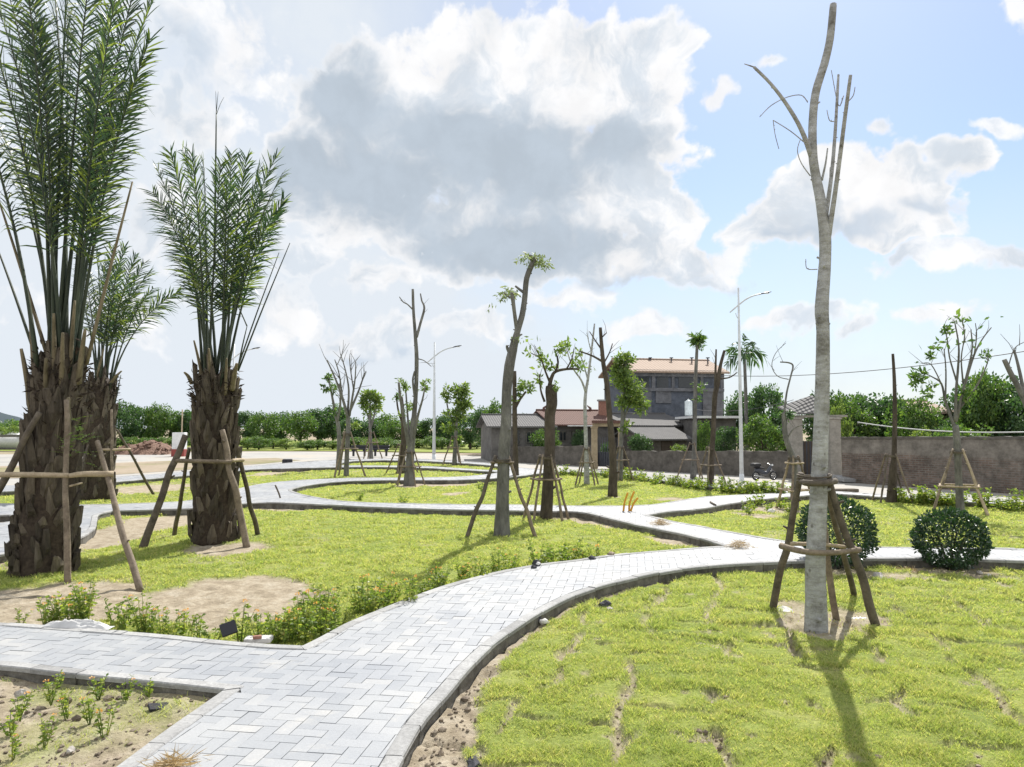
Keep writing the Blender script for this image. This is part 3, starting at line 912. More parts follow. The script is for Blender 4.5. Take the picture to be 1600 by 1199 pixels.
def seams(P):
    """gaps between the turf strips of the right lawn: 0 none .. 1 open"""
    c, s = math.cos(R(-15)), math.sin(R(-15))     # strips run away from the camera, leaning to the right
    x = P[:, 0] * c + P[:, 1] * s; y = -P[:, 0] * s + P[:, 1] * c
    wob = (fbm(x * 1.6, y * 1.6, 31) - 0.5) * 0.34
    u = (x + wob) / 0.62
    iu = np.floor(u); fu = np.abs(u - np.round(u)) * 0.62
    openv = fbm(x * 1.3 + 7, y * 2.4, 77, 3)
    width = np.clip((openv - 0.435) * 0.50, 0, 0.05)
    a = np.clip(1.2 - fu / (width + 1e-4), 0, 1) * (width > 0.004)
    v = (y + (fbm(x * 2.1, y * 2.1, 12) - 0.5) * 0.3 + _hash(iu, iu * 0, 3) * 0.9) / 0.62
    fv = np.abs(v - np.round(v)) * 0.62
    w2 = np.clip((fbm(x * 1.4 + 30, y * 1.4, 5, 3) - 0.45) * 0.38, 0, 0.035)
    b = np.clip(1.2 - fv / (w2 + 1e-4), 0, 1) * (w2 > 0.004)
    return np.maximum(a, b)

def dirt_of(name, P, D):
    """0 turf .. 1 bare soil; D = signed distance to the kerb (negative inside)"""
    x, y = P[:, 0], P[:, 1]
    n = fbm(x * 2.2, y * 2.2, 3, 4) - 0.5
    n2 = fbm(x * 7, y * 7, 9, 3) - 0.5
    d = np.zeros(len(P))
    if name == 'right':
        edge = 0.30 - 0.10 * np.clip(y - 4.5, 0, 2.2)
        d = np.maximum(d, np.clip((edge * (1 + 1.0 * n + 0.6 * n2) + D) / 0.05 + 0.5, 0, 1) * (y < 9.5))
        d = np.maximum(d, seams(P))
        for e in ((1280, 985, 70, 22), (1345, 975, 40, 14), (1400, 905, 70, 12), (1490, 892, 75, 13), (1310, 895, 50, 10), (1230, 955, 30, 10)):
            d = np.maximum(d, np.clip((ell(P, *e) + n * 1.2 + n2 * 0.5) / 0.25, 0, 1) * 0.9)
        d = np.maximum(d, np.clip((n2 + n * 0.5 - 0.24) / 0.06, 0, 1) * 0.75)
    elif name == 'left':
        for e in ((345, 940, 155, 38), (90, 948, 150, 36), (200, 830, 75, 34), (350, 862, 70, 10), (1010, 818, 60, 16), (1075, 846, 60, 10), (950, 815, 60, 10), (870, 806, 40, 8), (460, 793, 70, 8)):
            d = np.maximum(d, np.clip((ell(P, *e) * 1.25 + n * 0.9 + n2 * 0.3) / 0.16, 0, 1))
        d = np.maximum(d, np.clip((0.22 * (1 + 1.4 * n) + D) / 0.06 + 0.3, 0, 1) * (y < 12))
        d = np.maximum(d, np.clip((n + n2 * 0.5 - 0.24) / 0.06, 0, 1) * 0.5)
    elif name == 'front':
        d = np.clip(0.82 + n * 1.1 + n2 * 0.5, 0.25, 1)
    elif name == 'bed':
        d = np.ones(len(P)) * 0.9
    elif name == 'mid':
        d = np.clip((0.12 + D) / 0.06 + n, 0, 1) * 0.9
        for e in ((1195, 795, 60, 8), (1180, 805, 40, 5), (1240, 800, 20, 6)):
            d = np.maximum(d, np.clip((ell(P, *e) + n * 1.6) / 0.2, 0, 1))
        d = np.maximum(d, np.clip((n - 0.16) / 0.08, 0, 1) * 0.6)
    elif name == 'ellipse':
        for e in ((640, 758, 28, 5), (700, 757, 40, 4), (705, 772, 22, 3), (1050, 780, 30, 4), (958, 776, 12, 3)):
            d = np.maximum(d, np.clip((ell(P, *e) + n * 1.3) / 0.2, 0, 1))
        d = np.maximum(d, np.clip((n - 0.17) / 0.08, 0, 1) * 0.5)
    else:
        for e in ((240, 763, 70, 9), (420, 740, 30, 5), (450, 735, 50, 5)):
            d = np.maximum(d, np.clip((ell(P, *e) + n * 1.5) / 0.2, 0, 1))
        d = np.maximum(d, np.clip((n - 0.12) / 0.08, 0, 1) * 0.6)
    return d

def height_of(name, P, D, d):
    x, y = P[:, 0], P[:, 1]
    h = 0.005 + 0.055 * (fbm(x * 0.9, y * 0.9, 21, 3) - 0.5) + 0.05 * (fbm(x * 4.0, y * 5.5, 22, 3) - 0.5)
    if name == 'right': h = h - 0.045 * seams(P)
    h = h - 0.022 * d + 0.02 * d * (fbm(x * 14, y * 14, 25, 2) - 0.5) * 2
    if name == 'front': h = h + 0.055
    if name == 'right': h = h + 0.01 + 0.04 * np.clip((8.5 - y) / 3, 0, 1)
    if name in ('right', 'left'): h = h + 0.035 * np.clip(-D - 0.2, 0, 1)
    return h

def build_lawns():
    rng = np.random.default_rng(11)
    grassV, grassF = [], []
    for name, p in ISL.items():
        lo, hi = p.min(0), p.max(0)
        # grid points, finer towards the camera
        pts = []
        y = max(lo[1], 0.8)
        while y < hi[1]:
            st = float(np.clip(0.0062 * y, 0.022, 0.5)) if name == 'right' else float(np.clip(0.010 * y, 0.035, 0.6))
            xm = 0.70 * y + 1.6
            xs = np.arange(max(lo[0], -xm), min(hi[0], xm), st)
            if len(xs): pts.append(np.stack([xs + rng.uniform(-.3, .3, len(xs)) * st, y + rng.uniform(-.3, .3, len(xs)) * st], 1))
            y += st
        Q = np.vstack(pts); D, _, _ = sdist(Q, p)
        m = D < -0.02; Q = Q[m]
        allp = np.vstack([p, Q]); n = len(p)
        r = delaunay_2d_cdt([Vector(q) for q in allp], [(i, (i + 1) % n) for i in range(n)], [], 1, 1e-6)
        vs = np.array([(v.x, v.y) for v in r[0]])
        D, _, _ = sdist(vs, p)
        D = np.minimum(D, 0)
        d = dirt_of(name, vs, D); h = height_of(name, vs, D, d)
        mb = MB(); mb.add(np.column_stack([vs, h]).tolist(), [tuple(f) for f in r[2]], True)
        o = mb.build('lawn' if name not in ('front', 'bed') else 'soil_bed', MAT['lawn'])
        lab = {'right': 'freshly laid turf of the large right foreground lawn', 'left': 'lawn with bare sandy corners under the palms', 'front': 'bare soil bed in the bottom left corner',
               'mid': 'triangular lawn between two paths on the right', 'ellipse': 'oval lawn enclosed by the ring path', 'upper': 'far left lawn behind the palms', 'sliver': 'narrow far lawn along the road', 'bed': 'tiny round bed at the left edge'}[name]
        tag(o, lab, None, None, 'structure')
        for f in o.data.polygons:
            if f.normal.z < 0: f.flip()
        at = o.data.attributes.new('dirt', 'FLOAT', 'POINT'); at.data.foreach_set('value', d.astype(np.float32))
        if name == 'bed': continue
        # blades: density falls with the square of the distance, blades grow wider with it
        K = 19000 if name != 'front' else 5000
        D0 = 4.2
        ya, yb = max(lo[1], 2.2), hi[1]
        ns = 60; ye = np.geomspace(ya, yb, ns + 1)
        for i in range(ns):
            y0, y1 = ye[i], ye[i + 1]; ym = (y0 + y1) / 2
            xa, xb = max(lo[0], -(0.70 * y1 + 1.2)), min(hi[0], 0.70 * y1 + 1.2)
            if xb <= xa: continue
            rho = K * min(1.0, (D0 / ym) ** 2)
            cnt = int(rho * (y1 - y0) * (xb - xa))
            if cnt < 1: continue
            q = np.stack([rng.uniform(xa, xb, cnt), rng.uniform(y0, y1, cnt)], 1)
            q = q[inside(q, p)]
            if not len(q): continue
            Dq, _, _ = sdist(q, p); dq = dirt_of(name, q, Dq)
            cl = fbm(q[:, 0] * 5.5, q[:, 1] * 5.5, 61, 3)
            keep = (rng.uniform(size=len(q)) > dq * 1.08) & (rng.uniform(size=len(q)) < 0.35 + 1.6 * (cl - 0.25)) & (Dq < -0.02)
            q, dq, cl = q[keep], dq[keep], cl[keep]; Dq = Dq[keep]
            k = len(q)
            if not k: continue
            z = height_of(name, q, Dq, dq)
            sc = max(1.0, ym / D0)
            hgt = (0.010 + 0.024 * np.clip((cl - 0.3) * 2.2, 0, 1)) * rng.uniform(0.6, 1.4, k) * min(sc, 2.0) ** 0.5
            wid = 0.0021 * sc * rng.uniform(0.7, 1.3, k)
            az = rng.uniform(0, 2 * math.pi, k); lean = rng.uniform(0.4, 1.9, k) * hgt
            la = rng.uniform(0, 2 * math.pi, k)
            ux, uy = np.cos(az) * wid, np.sin(az) * wid
            lx, ly = np.cos(la) * lean, np.sin(la) * lean
            b = np.column_stack([q, z - 0.004])
            v = np.empty((k, 5, 3), np.float32)
            v[:, 0] = b + np.column_stack([-ux, -uy, 0 * ux]); v[:, 1] = b + np.column_stack([ux, uy, 0 * ux])
            mid = b + np.column_stack([lx * 0.4, ly * 0.4, hgt * 0.62])
            v[:, 2] = mid + np.column_stack([ux * .75, uy * .75, 0 * ux]); v[:, 3] = mid + np.column_stack([-ux * .75, -uy * .75, 0 * ux])
            v[:, 4] = b + np.column_stack([lx, ly, hgt])
            grassV.append(v.reshape(-1, 3))
    Vv = np.vstack(grassV); nb = len(Vv) // 5
    me = bpy.data.meshes.new('grass')
    me.vertices.add(len(Vv)); me.vertices.foreach_set('co', Vv.ravel())
    base = (np.arange(nb) * 5)[:, None]
    loops = (base + np.array([[0, 1, 2, 3, 3, 2, 4]])).ravel()
    me.loops.add(len(loops)); me.loops.foreach_set('vertex_index', loops.astype(np.int32))
    me.polygons.add(nb * 2)
    st = (np.arange(nb)[:, None] * 7 + np.array([[0, 4]])).ravel()
    me.polygons.foreach_set('loop_start', st.astype(np.int32))
    me.update(calc_edges=True); me.validate()
    me.materials.append(MAT['grass'])
    o = bpy.data.objects.new('grass', me); C.objects.link(o)
    tag(o, 'short yellow-green grass covering the lawns', 'grass', None, 'stuff')
    print('blades', nb)
build_lawns()

# clods and pebbles on the bare soil
def build_clods():
    rng = np.random.default_rng(8); mb = MB()
    for name, cnt in (('right', 2600), ('left', 1500), ('front', 1300)):
        p = ISL[name]; lo, hi = p.min(0), p.max(0)
        y = rng.uniform(0.16, 1 / 2.4, cnt * 8); y = 1 / y
        q = np.stack([rng.uniform(-1, 1, len(y)) * (0.70 * y + 1), y], 1)
        q = q[inside(q, p) & (q[:, 1] < 7 if name != 'left' else q[:, 1] < 12)]
        D, _, _ = sdist(q, p); d = dirt_of(name, q, D); z = height_of(name, q, D, d)
        m = (d > 0.55) & (D < -0.03); q, z = q[m][:cnt], z[m][:cnt]
        for (a, b), c in zip(q, z):
            s = float(np.clip(rng.lognormal(-4.75, 0.55), 0.004, 0.035))
            mb.rock((a, b, c + s * 0.25), s, rng, 1)
    o = mb.build('pebbles', MAT['clod']); tag(o, 'loose soil clods and pebbles on the bare ground', 'pebbles', None, 'stuff')
build_clods()

# ------------------------------------------------------------------ support frames
def lerp(a, b, t): return a + (b - a) * t

def support(label, poles, bars=(), mats=('stake',), origin=None, group='wooden supports propping the new trees', wrap=None):
    """poles: (foot point, top point, radius); bars: (i, j, height, overhang)"""
    og = origin or Vector((sum(p[0].x for p in poles) / len(poles), sum(p[0].y for p in poles) / len(poles), 0))
    t = thing('tree_support', label, 'tree support', og, 0, group)
    rnd = random.Random(int(abs(og.x * 100 + og.y * 37)))
    for k, (a, b, r) in enumerate(poles):
        mb = MB(); n = 7; pts = []; rr = []
        for i in range(n):
            s = i / (n - 1); p = lerp(a, b, s)
            w = r * 0.55 * math.sin(math.pi * s)
            pts.append(p + Vector((rnd.uniform(-w, w), rnd.uniform(-w, w), 0))); rr.append(r * (1.12 - 0.28 * s) * rnd.uniform(0.93, 1.07))
        mb.tube(pts, rr, 9, subdiv=3)
        for q in range(3):       # cut twig stubs on the pole
            s = rnd.uniform(0.15, 0.9); p = lerp(a, b, s); an = rnd.uniform(0, 6.28)
            dv = Vector((math.cos(an), math.sin(an), 0.5)).normalized()
            mb.tube([p, p + dv * r * 1.9], [r * 0.42, r * 0.25], 5)
        mb.build('pole', MAT[mats[k % len(mats)]], t, og)
    for bi, bar in enumerate(bars):
        i, j, z, ov = bar[:4]; mat = bar[4] if len(bar) > 4 else mats[0]; br = bar[5] if len(bar) > 5 else poles[i][2] * 0.8
        sag = bar[6] if len(bar) > 6 else 0.0
        def at(k):
            a, b, r = poles[k]; s = (z - a.z) / max(b.z - a.z, 1e-3); return lerp(a, b, s)
        p, q = at(i), at(j); d = (q - p); L = d.length; d.normalize()
        c = (p + q) * 0.5; out = Vector((c.x - og.x, c.y - og.y, 0))
        if out.length > 1e-3: out.normalize()
        out = out * (poles[i][2] * 1.2)
        mb = MB(); mb.tube([p - d * ov + out, lerp(p, q, 0.5) + out + Vector((0, 0, sag)), q + d * ov + out], [br * 1.05, br, br * 0.9], 8, subdiv=4)
        mb.build('crossbar', MAT[mat], t, og)
    if wrap:
        c, r0, z = wrap; mb = MB()
        for k in range(3):
            zz = z + (k - 1) * 0.022
            mb.tube([Vector((c.x + r0 * math.cos(a), c.y + r0 * math.sin(a), zz + 0.008 * math.sin(a * 2 + k))) for a in np.linspace(0, 2 * math.pi, 17)], 0.009, 5, caps=False)
        mb.build('binding_rope', MAT['stake_dark'], t, og)
    return t

def auto_support(label, base, spread, top_h, trunk_r, n=3, rot=0.3, pr=0.028, bars=(0.45,), mats=('stake',), ring=True):
    poles = []
    for k in range(n):
        a = rot + 2 * math.pi * k / n
        poles.append((Vector((base.x + spread * math.cos(a), base.y + spread * math.sin(a), -0.03)),
                      Vector((base.x + (trunk_r + pr) * math.cos(a), base.y + (trunk_r + pr) * math.sin(a), top_h)), pr))
    bl = []
    for b in bars:
        for k in range(n): bl.append((k, (k + 1) % n, top_h * b, 0.07, mats[-1], pr * 0.75))
    return support(label, poles, bl, mats, Vector((base.x, base.y, 0)), wrap=(Vector((base.x, base.y, 0)), trunk_r + pr * 2.1, top_h * 0.95) if ring else None)

# ------------------------------------------------------------------ trees read from the photo
def trace(Y, pts, rnd, lean=0.0, y0=None):
    """photo pixels (x, y, width) -> points and radii at distance Y, drifting in depth"""
    P, r = [], []
    k0 = pts[0][1]
    for i, (px, py, w) in enumerate(pts):
        P.append(V(px, py, Y + lean * (k0 - py) / F_PX * Y + (0 if i == 0 else rnd.uniform(-0.02, 0.02))))
        r.append(max(0.0035, w * 0.5 * Y / F_PX))
    return P, r

def twigs(mb, P, r, rnd, n, length, rad, up=0.5, tips=None, depth=1):
    for _ in range(n):
        i = rnd.uniform(0.35, 1.0) * (len(P) - 1); k = min(int(i), len(P) - 2); p = lerp(P[k], P[k + 1], i - k)
        t = (P[k + 1] - P[k]).normalized()
        d = Vector((rnd.gauss(0, 1), rnd.gauss(0, 1), rnd.gauss(up, 0.5))).normalized()
        d = (d + t * 0.7).normalized(); L = length * rnd.uniform(0.5, 1.2)
        q = [p, p + d * L * 0.5 + Vector((0, 0, 0.04 * L)), p + d * L + Vector((rnd.gauss(0, .08), rnd.gauss(0, .08), rnd.uniform(-.02, .12))) * L]
        mb.tube(q, [rad, rad * 0.7, rad * 0.4], 5, caps=False)
        if tips is not None: tips.append(q[-1])
        if depth > 1: twigs(mb, q, None, rnd, 2, L * 0.6, rad * 0.6, up, tips, depth - 1)

def crown_points(rng, clumps, n_per, spread=0.45):
    out = []
    for c, rad in clumps:
        d = rng.normal(size=(n_per, 3)); d /= np.linalg.norm(d, axis=1)[:, None]
        rr = rng.uniform(0, 1, n_per) ** spread
        out.append(np.asarray(c) + d * rr[:, None] * np.asarray(rad))
    return np.vstack(out) if out else np.zeros((0, 3))

def photo_tree(label, base, branches, leaves=(), bark='bark_grey', leaf='leaf_mid', leaf_size=0.16, seed=1, ntw=0, tw_len=0.4, tw_rad=0.008, tips=False, cat='tree',
               name='young_tree', Y=None, lean=0.0, group='newly planted trees propped with stakes', droop=0.0, aspect=0.42, flare=1.25, twdepth=1):
    rnd = random.Random(seed); rng = np.random.default_rng(seed)
    b = G(*base)
    Y = Y or b.y
    og = Vector((b.x, Y, 0))
    t = thing(name, label, cat, og, 0, group)
    mb = MB(); tip = []
    for bi, br in enumerate(branches):
        ln = 0.0 if bi == 0 else rnd.uniform(-0.35, 0.35) + lean
        P, r = trace(Y, br, rnd, ln)
        if bi == 0:
            P[0].z = -0.05; r[0] *= flare
        mb.tube(P, r, 10 if r[0] > 0.03 else 7, subdiv=4, rough=0.02, rng=rnd)
        # little knots
        for _ in range(int(len(P) * 0.9)):
            k = rnd.randrange(len(P) - 1); p = lerp(P[k], P[k + 1], rnd.random()); a = rnd.uniform(0, 6.28)
            d = Vector((math.cos(a), math.sin(a), 0.4)).normalized()
            mb.tube([p, p + d * (r[k] * 1.35 + 0.006)], [r[k] * 0.3 + 0.002, r[k] * 0.16 + 0.001], 5)
        if ntw and (bi > 0 or len(branches) == 1): twigs(mb, P, r, rnd, ntw, tw_len, tw_rad, tips=tip, depth=twdepth)
    mb.build('trunk', MAT[bark], t, og)
    if leaves or tips:
        lb = MB()
        for lf in leaves:
            px, py, rx, ry, n = lf[:5]; mat_s = 0.76 * (lf[5] if len(lf) > 5 else leaf_size); n = int(n * 1.7)
            c = V(px, py, Y + rnd.uniform(-0.15, 0.15)); s = Y / F_PX
            RX, RY = rx * s, ry * s
            # clumps inside the ellipse, leaves inside the clumps
            ncl = max(3, int(n / 14)); cl = []
            for _ in range(ncl):
                d = rng.normal(size=3); d /= np.linalg.norm(d); rr = rng.uniform() ** 0.6
                cl.append(((c.x + d[0] * RX * rr * .85, c.y + d[1] * (RX + RY) * 0.5 * rr * .85, c.z + d[2] * RY * rr * .85), (0.33 * RX + 0.03, 0.33 * RX + 0.03, 0.28 * RY + 0.03)))
            pts = crown_points(rng, cl, max(2, n // ncl))
            dirs = rng.normal(size=pts.shape); dirs[:, 2] -= droop
            dirs += (pts - np.array(c)) / (max(RX, RY) + 1e-6) * 0.8
            lb.leaves(pts, mat_s, rng, aspect, dirs=dirs)
        if tips and tip:
            pp = np.array([list(p) for p in tip]); pp = np.repeat(pp, tips, 0) + rng.normal(size=(len(tip) * tips, 3)) * leaf_size * 0.6
            d = rng.normal(size=pp.shape); d[:, 2] -= droop
            lb.leaves(pp, leaf_size, rng, aspect, dirs=d)
        lb.build('crown', MAT[leaf], t, og)
    return t

# tall bare tree in the right foreground
T1 = photo_tree('tall bare pale-barked tree with lopped top and few cut limbs in the right foreground', (1275, 992),
    [[(1275, 995, 33.3), (1275, 940, 31.5), (1274, 880, 29.7), (1278, 800, 27.0), (1282, 700, 23.4), (1285, 600, 21.6), (1286, 520, 19.8), (1284, 480, 20.7), (1289, 410, 18.0), (1289, 365, 18.0), (1283, 317, 16.2), (1275, 277, 14.4), (1270, 240, 13.5), (1270, 187, 12.6), (1275, 143, 12.6), (1288, 100, 12.6), (1297, 60, 11.7), (1302, 7, 10.8)],
     [(1268, 245, 9), (1252, 203, 7), (1230, 165, 6), (1205, 132, 5), (1178, 105, 4.5)], [(1178, 105, 2.5), (1163, 100, 1.5)],
     [(1294, 372, 9), (1305, 300, 7), (1313, 240, 6.5), (1320, 185, 6), (1329, 117, 5)],
     [(1290, 338, 8), (1299, 275, 6), (1305, 205, 5.5), (1310, 117, 4)],
     [(1284, 282, 4), (1290, 255, 3), (1293, 232, 2)], [(1292, 318, 3), (1296, 290, 2), (1297, 262, 1.5)],
     [(1318, 150, 2), (1310, 165, 1.6), (1299, 110, 1.2)], [(1324, 160, 2), (1333, 150, 1.6), (1336, 136, 1.2)], [(1303, 190, 2), (1296, 188, 1.6), (1292, 172, 1.2)],
     [(1262, 160, 1.8), (1252, 149, 1.6), (1230, 152, 1.6), (1205, 165, 1.5), (1187, 183, 1.2)], [(1256, 222, 2), (1235, 205, 1.6), (1208, 188, 1.4)], [(1208, 188, 1.4), (1211, 210, 1.2), (1217, 233, 1)],
     [(1266, 275, 1.8), (1252, 255, 1.5), (1246, 235, 1.4), (1251, 217, 1.2)], [(1277, 421, 1.8), (1261, 420, 1.5), (1259, 405, 1.2)]],
    bark='bark_pale', seed=3, flare=1.12, group='bare lopped trees')
b1 = G(1275, 992)
def P_(px, py): return G(px, py)
tz = 1.39
support('knotty four-legged wooden frame bound round the pale foreground tree',
        [(G(1206, 960), Vector((b1.x - 0.045, b1.y + 0.16, tz + 0.08)), 0.035), (G(1371, 986), Vector((b1.x + 0.125, b1.y - 0.03, tz + 0.08)), 0.038),
         (G(1308, 975), Vector((b1.x + 0.10, b1.y + 0.16, tz + 0.02)), 0.031), (G(1336, 938), Vector((b1.x + 0.15, b1.y + 0.12, tz + 0.05)), 0.030)],
        [],
        ('stake_dark', 'stake_dark', 'stake', 'stake_dark'), Vector((b1.x, b1.y, 0)), wrap=(Vector((b1.x + .03, b1.y + 0.03, 0)), 0.15, 1.43))

# mid tree with the leafy hooked top
photo_tree('tall curved grey tree with a drooping tuft of pale leaves at its hooked top', (784, 840),
    [[(784, 841, 23), (785, 780, 21), (788, 700, 19), (791, 660, 17), (792, 610, 16), (796, 572, 17), (801, 548, 15), (808, 520, 10), (816, 492, 9.5), (820, 465, 9), (823, 435, 9), (832, 412, 9), (837, 403, 6)],
     [(808, 518, 7), (804, 490, 6), (801, 466, 6.5), (799, 457, 4)], [(800, 466, 4), (793, 463, 3), (787, 457, 2)], [(797, 553, 6), (793, 545, 5), (792, 540, 3.5)], [(818, 457, 5), (810, 451, 4), (805, 447, 3)],
     [(832, 412, 6), (830, 404, 5), (828, 399, 4)]],
    [(838, 402, 27, 17, 90, 0.12), (855, 412, 20, 13, 45, 0.12), (822, 408, 16, 12, 30, 0.10), (795, 455, 22, 15, 70, 0.11), (786, 462, 15, 14, 30, 0.1), (805, 463, 10, 10, 20, 0.1), (800, 530, 24, 10, 12, 0.09), (768, 478, 6, 8, 4, 0.1)],
    leaf='leaf_pale', leaf_size=0.12, seed=5, droop=0.9, aspect=0.35)
b2 = G(784, 840)
def tpt(px, py, Y): return V(px, py, Y)
support('leaning two-sided pole prop against the curved grey tree with the leafy top',
        [(G(729, 842), Vector((b2.x - 0.10, b2.y - 0.02, 1.42)), 0.036), (G(838, 843), Vector((b2.x + 0.11, b2.y - 0.02, 1.42)), 0.032), (Vector((b2.x + 0.1, b2.y + 0.75, 0)), Vector((b2.x + 0.02, b2.y + 0.14, 1.40)), 0.03)],
        [(0, 1, 1.30, 0.06, 'stake', 0.02)], ('stake_dark', 'stake', 'stake_dark'), Vector((b2.x, b2.y, 0)), wrap=(b2, 0.15, 1.33))

# dark trunk with leafy twigs
photo_tree('thick dark trunk with a black knotty head and thin leafy shoots', (854, 812),
    [[(853, 813, 17), (856, 760, 18), (859, 700, 17), (859, 650, 17), (862, 632, 18), (861, 612, 19), (859, 602, 13)],
     [(858, 606, 7), (862, 590, 6), (868, 581, 5), (885, 577, 4), (905, 577, 3)], [(868, 581, 4), (872, 565, 3), (866, 545, 2)], [(860, 600, 4), (852, 580, 3), (845, 560, 2), (838, 548, 1.5)],
     [(851, 628, 4), (845, 610, 3), (843, 585, 2)], [(885, 577, 3), (893, 562, 2), (897, 545, 1.5)], [(845, 560, 2), (830, 552, 1.5)]],
    [(880, 545, 15, 14, 40), (862, 570, 22, 14, 45), (840, 590, 8, 16, 20), (902, 568, 12, 12, 32), (847, 560, 14, 10, 18), (826, 555, 10, 8, 10), (865, 602, 9, 9, 36, 0.10), (890, 545, 8, 12, 14)],
    bark='bark_dark', leaf='leaf_light', leaf_size=0.15, seed=7, ntw=3, tw_len=0.35, tw_rad=0.006, tips=2)
b3 = G(854, 812)
auto_support('ring of slim poles around the thick dark trunk with leafy shoots', b3, 0.5, 1.35, 0.11, 5, 0.35, 0.026, (0.62,), ('stake', 'stake'))

photo_tree('slim tree behind the curved one with a fan of bright leaves on one side', (806, 748),
    [[(806, 748, 9), (805, 690, 8), (804, 640, 8), (804, 580, 6)], [(804, 640, 5), (812, 625, 4), (822, 612, 3)]],
    [(815, 605, 13, 15, 110), (826, 607, 9, 10, 50), (808, 622, 7, 8, 30)], bark='bark_dark', leaf='leaf_light', leaf_size=0.2, seed=9)

photo_tree('thin pale sapling forking into bare wispy branches with few leaves', (917, 758),
    [[(917, 759, 8), (916, 700, 6.5), (914, 640, 5.5), (915, 615, 5), (919, 590, 4), (924, 550, 3.2), (929, 506, 2.5)], [(915, 612, 4), (908, 594, 3), (895, 575, 2.3), (885, 545, 1.6)], [(918, 592, 2.5), (912, 570, 2), (905, 550, 1.5)], [(924, 550, 2), (920, 535, 1.5), (917, 520, 1.2)]],
    [(905, 555, 10, 12, 30), (909, 575, 9, 9, 22), (925, 575, 6, 6, 8)], leaf='leaf_light', leaf_size=0.16, seed=11, ntw=4, tw_len=0.5, tw_rad=0.008, bark='bark_pale')
auto_support('short tripod of stakes at the thin pale forking sapling', G(917, 758), 0.47, 1.25, 0.06, 4, 0.5, 0.026, (0.6,), ('stake', 'stake'))

photo_tree('dark leaning bare tree with a few short side branches near the top', (957, 775),
    [[(957, 777, 13), (958, 730, 12), (956, 690, 11), (953, 655, 9), (948, 600, 8), (943, 570, 7), (940, 540, 6), (938, 512, 5)],
     [(941, 565, 4), (925, 556, 3), (905, 549, 2)], [(941, 572, 3), (952, 552, 2), (957, 537, 1.5)], [(939, 545, 3), (930, 532, 2), (921, 518, 1.2)], [(938, 530, 2.5), (948, 520, 1.5)]],
    bark='bark_dark', seed=13, ntw=2, tw_len=0.35, tw_rad=0.008, group='bare lopped trees')

photo_tree('leafy young tree with a tall narrow bright crown behind the dark leaning one', (970, 752),
    [[(968, 752, 9), (970, 700, 7), (973, 650, 6), (976, 600, 4), (978, 565, 3)], [(973, 660, 4), (985, 630, 3), (998, 612, 2)], [(971, 690, 3), (980, 665, 2)]],
    [(975, 566, 17, 17, 330), (972, 590, 20, 20, 380), (988, 612, 22, 22, 420), (1002, 632, 13, 17, 200), (975, 630, 15, 16, 180), (975, 668, 12, 12, 70), (963, 575, 8, 12, 80)], leaf='leaf_light', leaf_size=0.2, seed=15)
auto_support('stake tripod below the leafy tree with the narrow bright crown', G(970, 752), 0.5, 1.25, 0.07, 3, 0.2, 0.026, (0.6,), ('stake',))

photo_tree('slender pole-like tree with a small palm-like tuft on top', (1083, 746),
    [[(1083, 747, 8), (1085, 700, 7), (1086, 640, 6), (1087, 590, 5.5), (1089, 545, 4.5), (1090, 530, 3)]],
    [(1090, 527, 11, 10, 150, 0.3), (1090, 540, 8, 9, 60, 0.28), (1093, 605, 13, 10, 50), (1088, 625, 9, 14, 50)], leaf='leaf_mid', leaf_size=0.22, seed=17, droop=0.4, aspect=0.25)
auto_support('tripod of stakes below the slender tree with the tufted top', G(1083, 746), 0.62, 1.35, 0.07, 3, 0.9, 0.028, (0.5,), ('stake',))

photo_tree('bare reddish double-stemmed tree beside the tufted slender one', (1110, 762),
    [[(1110, 763, 9), (1112, 720, 8), (1115, 660, 7.5), (1117, 620, 8), (1121, 600, 8), (1126, 570, 5), (1132, 548, 4)], [(1118, 612, 5), (1118, 580, 3.5), (1119, 546, 2.5)], [(1124, 592, 3), (1140, 590, 2.2), (1152, 582, 1.4)]],
    bark='bark_dark', seed=19, ntw=2, tw_len=0.4, tw_rad=0.009, group='bare lopped trees')
auto_support('tripod of stakes round the bare reddish double-stemmed tree', G(1110, 762), 0.55, 1.3, 0.08, 3, 0.1, 0.028, (0.55,), ('stake',))

photo_tree('multi-stemmed tree with one tall bare stem and low leafy shoots', (640, 759),
    [[(640, 760, 17), (640, 730, 14), (643, 690, 11), (647, 650, 8), (650, 610, 6.5), (651, 560, 6.5), (649, 525, 5.5), (646, 485, 4.5), (645, 452, 4)],
     [(651, 527, 4.5), (657, 505, 4), (663, 482, 3.5), (659, 470, 2.5), (657, 459, 2)], [(645, 484, 2.5), (637, 476, 2), (630, 472, 1.8), (624, 464, 1.4)], [(654, 561, 1.8), (663, 564, 1.4), (674, 573, 1.1)],
     [(641, 705, 7), (632, 660, 5), (626, 625, 4), (623, 598, 3.5)], [(645, 690, 5), (653, 650, 4), (660, 625, 3), (664, 605, 2)], [(640, 690, 4), (637, 650, 3), (634, 610, 2.5)], [(648, 620, 4), (645, 595, 3), (648, 580, 2.5)]],
    [(633, 604, 8, 13, 80), (663, 606, 9, 9, 60), (625, 595, 5, 5, 20), (640, 632, 7, 12, 30), (668, 598, 7, 6, 24), (629, 650, 6, 8, 14)], leaf='leaf_light', leaf_size=0.15, seed=21, ntw=2, tw_len=0.4, tw_rad=0.008)
auto_support('bundle of many stakes round the multi-stemmed tree on the oval lawn', G(640, 759), 0.52, 1.15, 0.12, 5, 0.2, 0.024, (0.55,), ('stake', 'stake'))

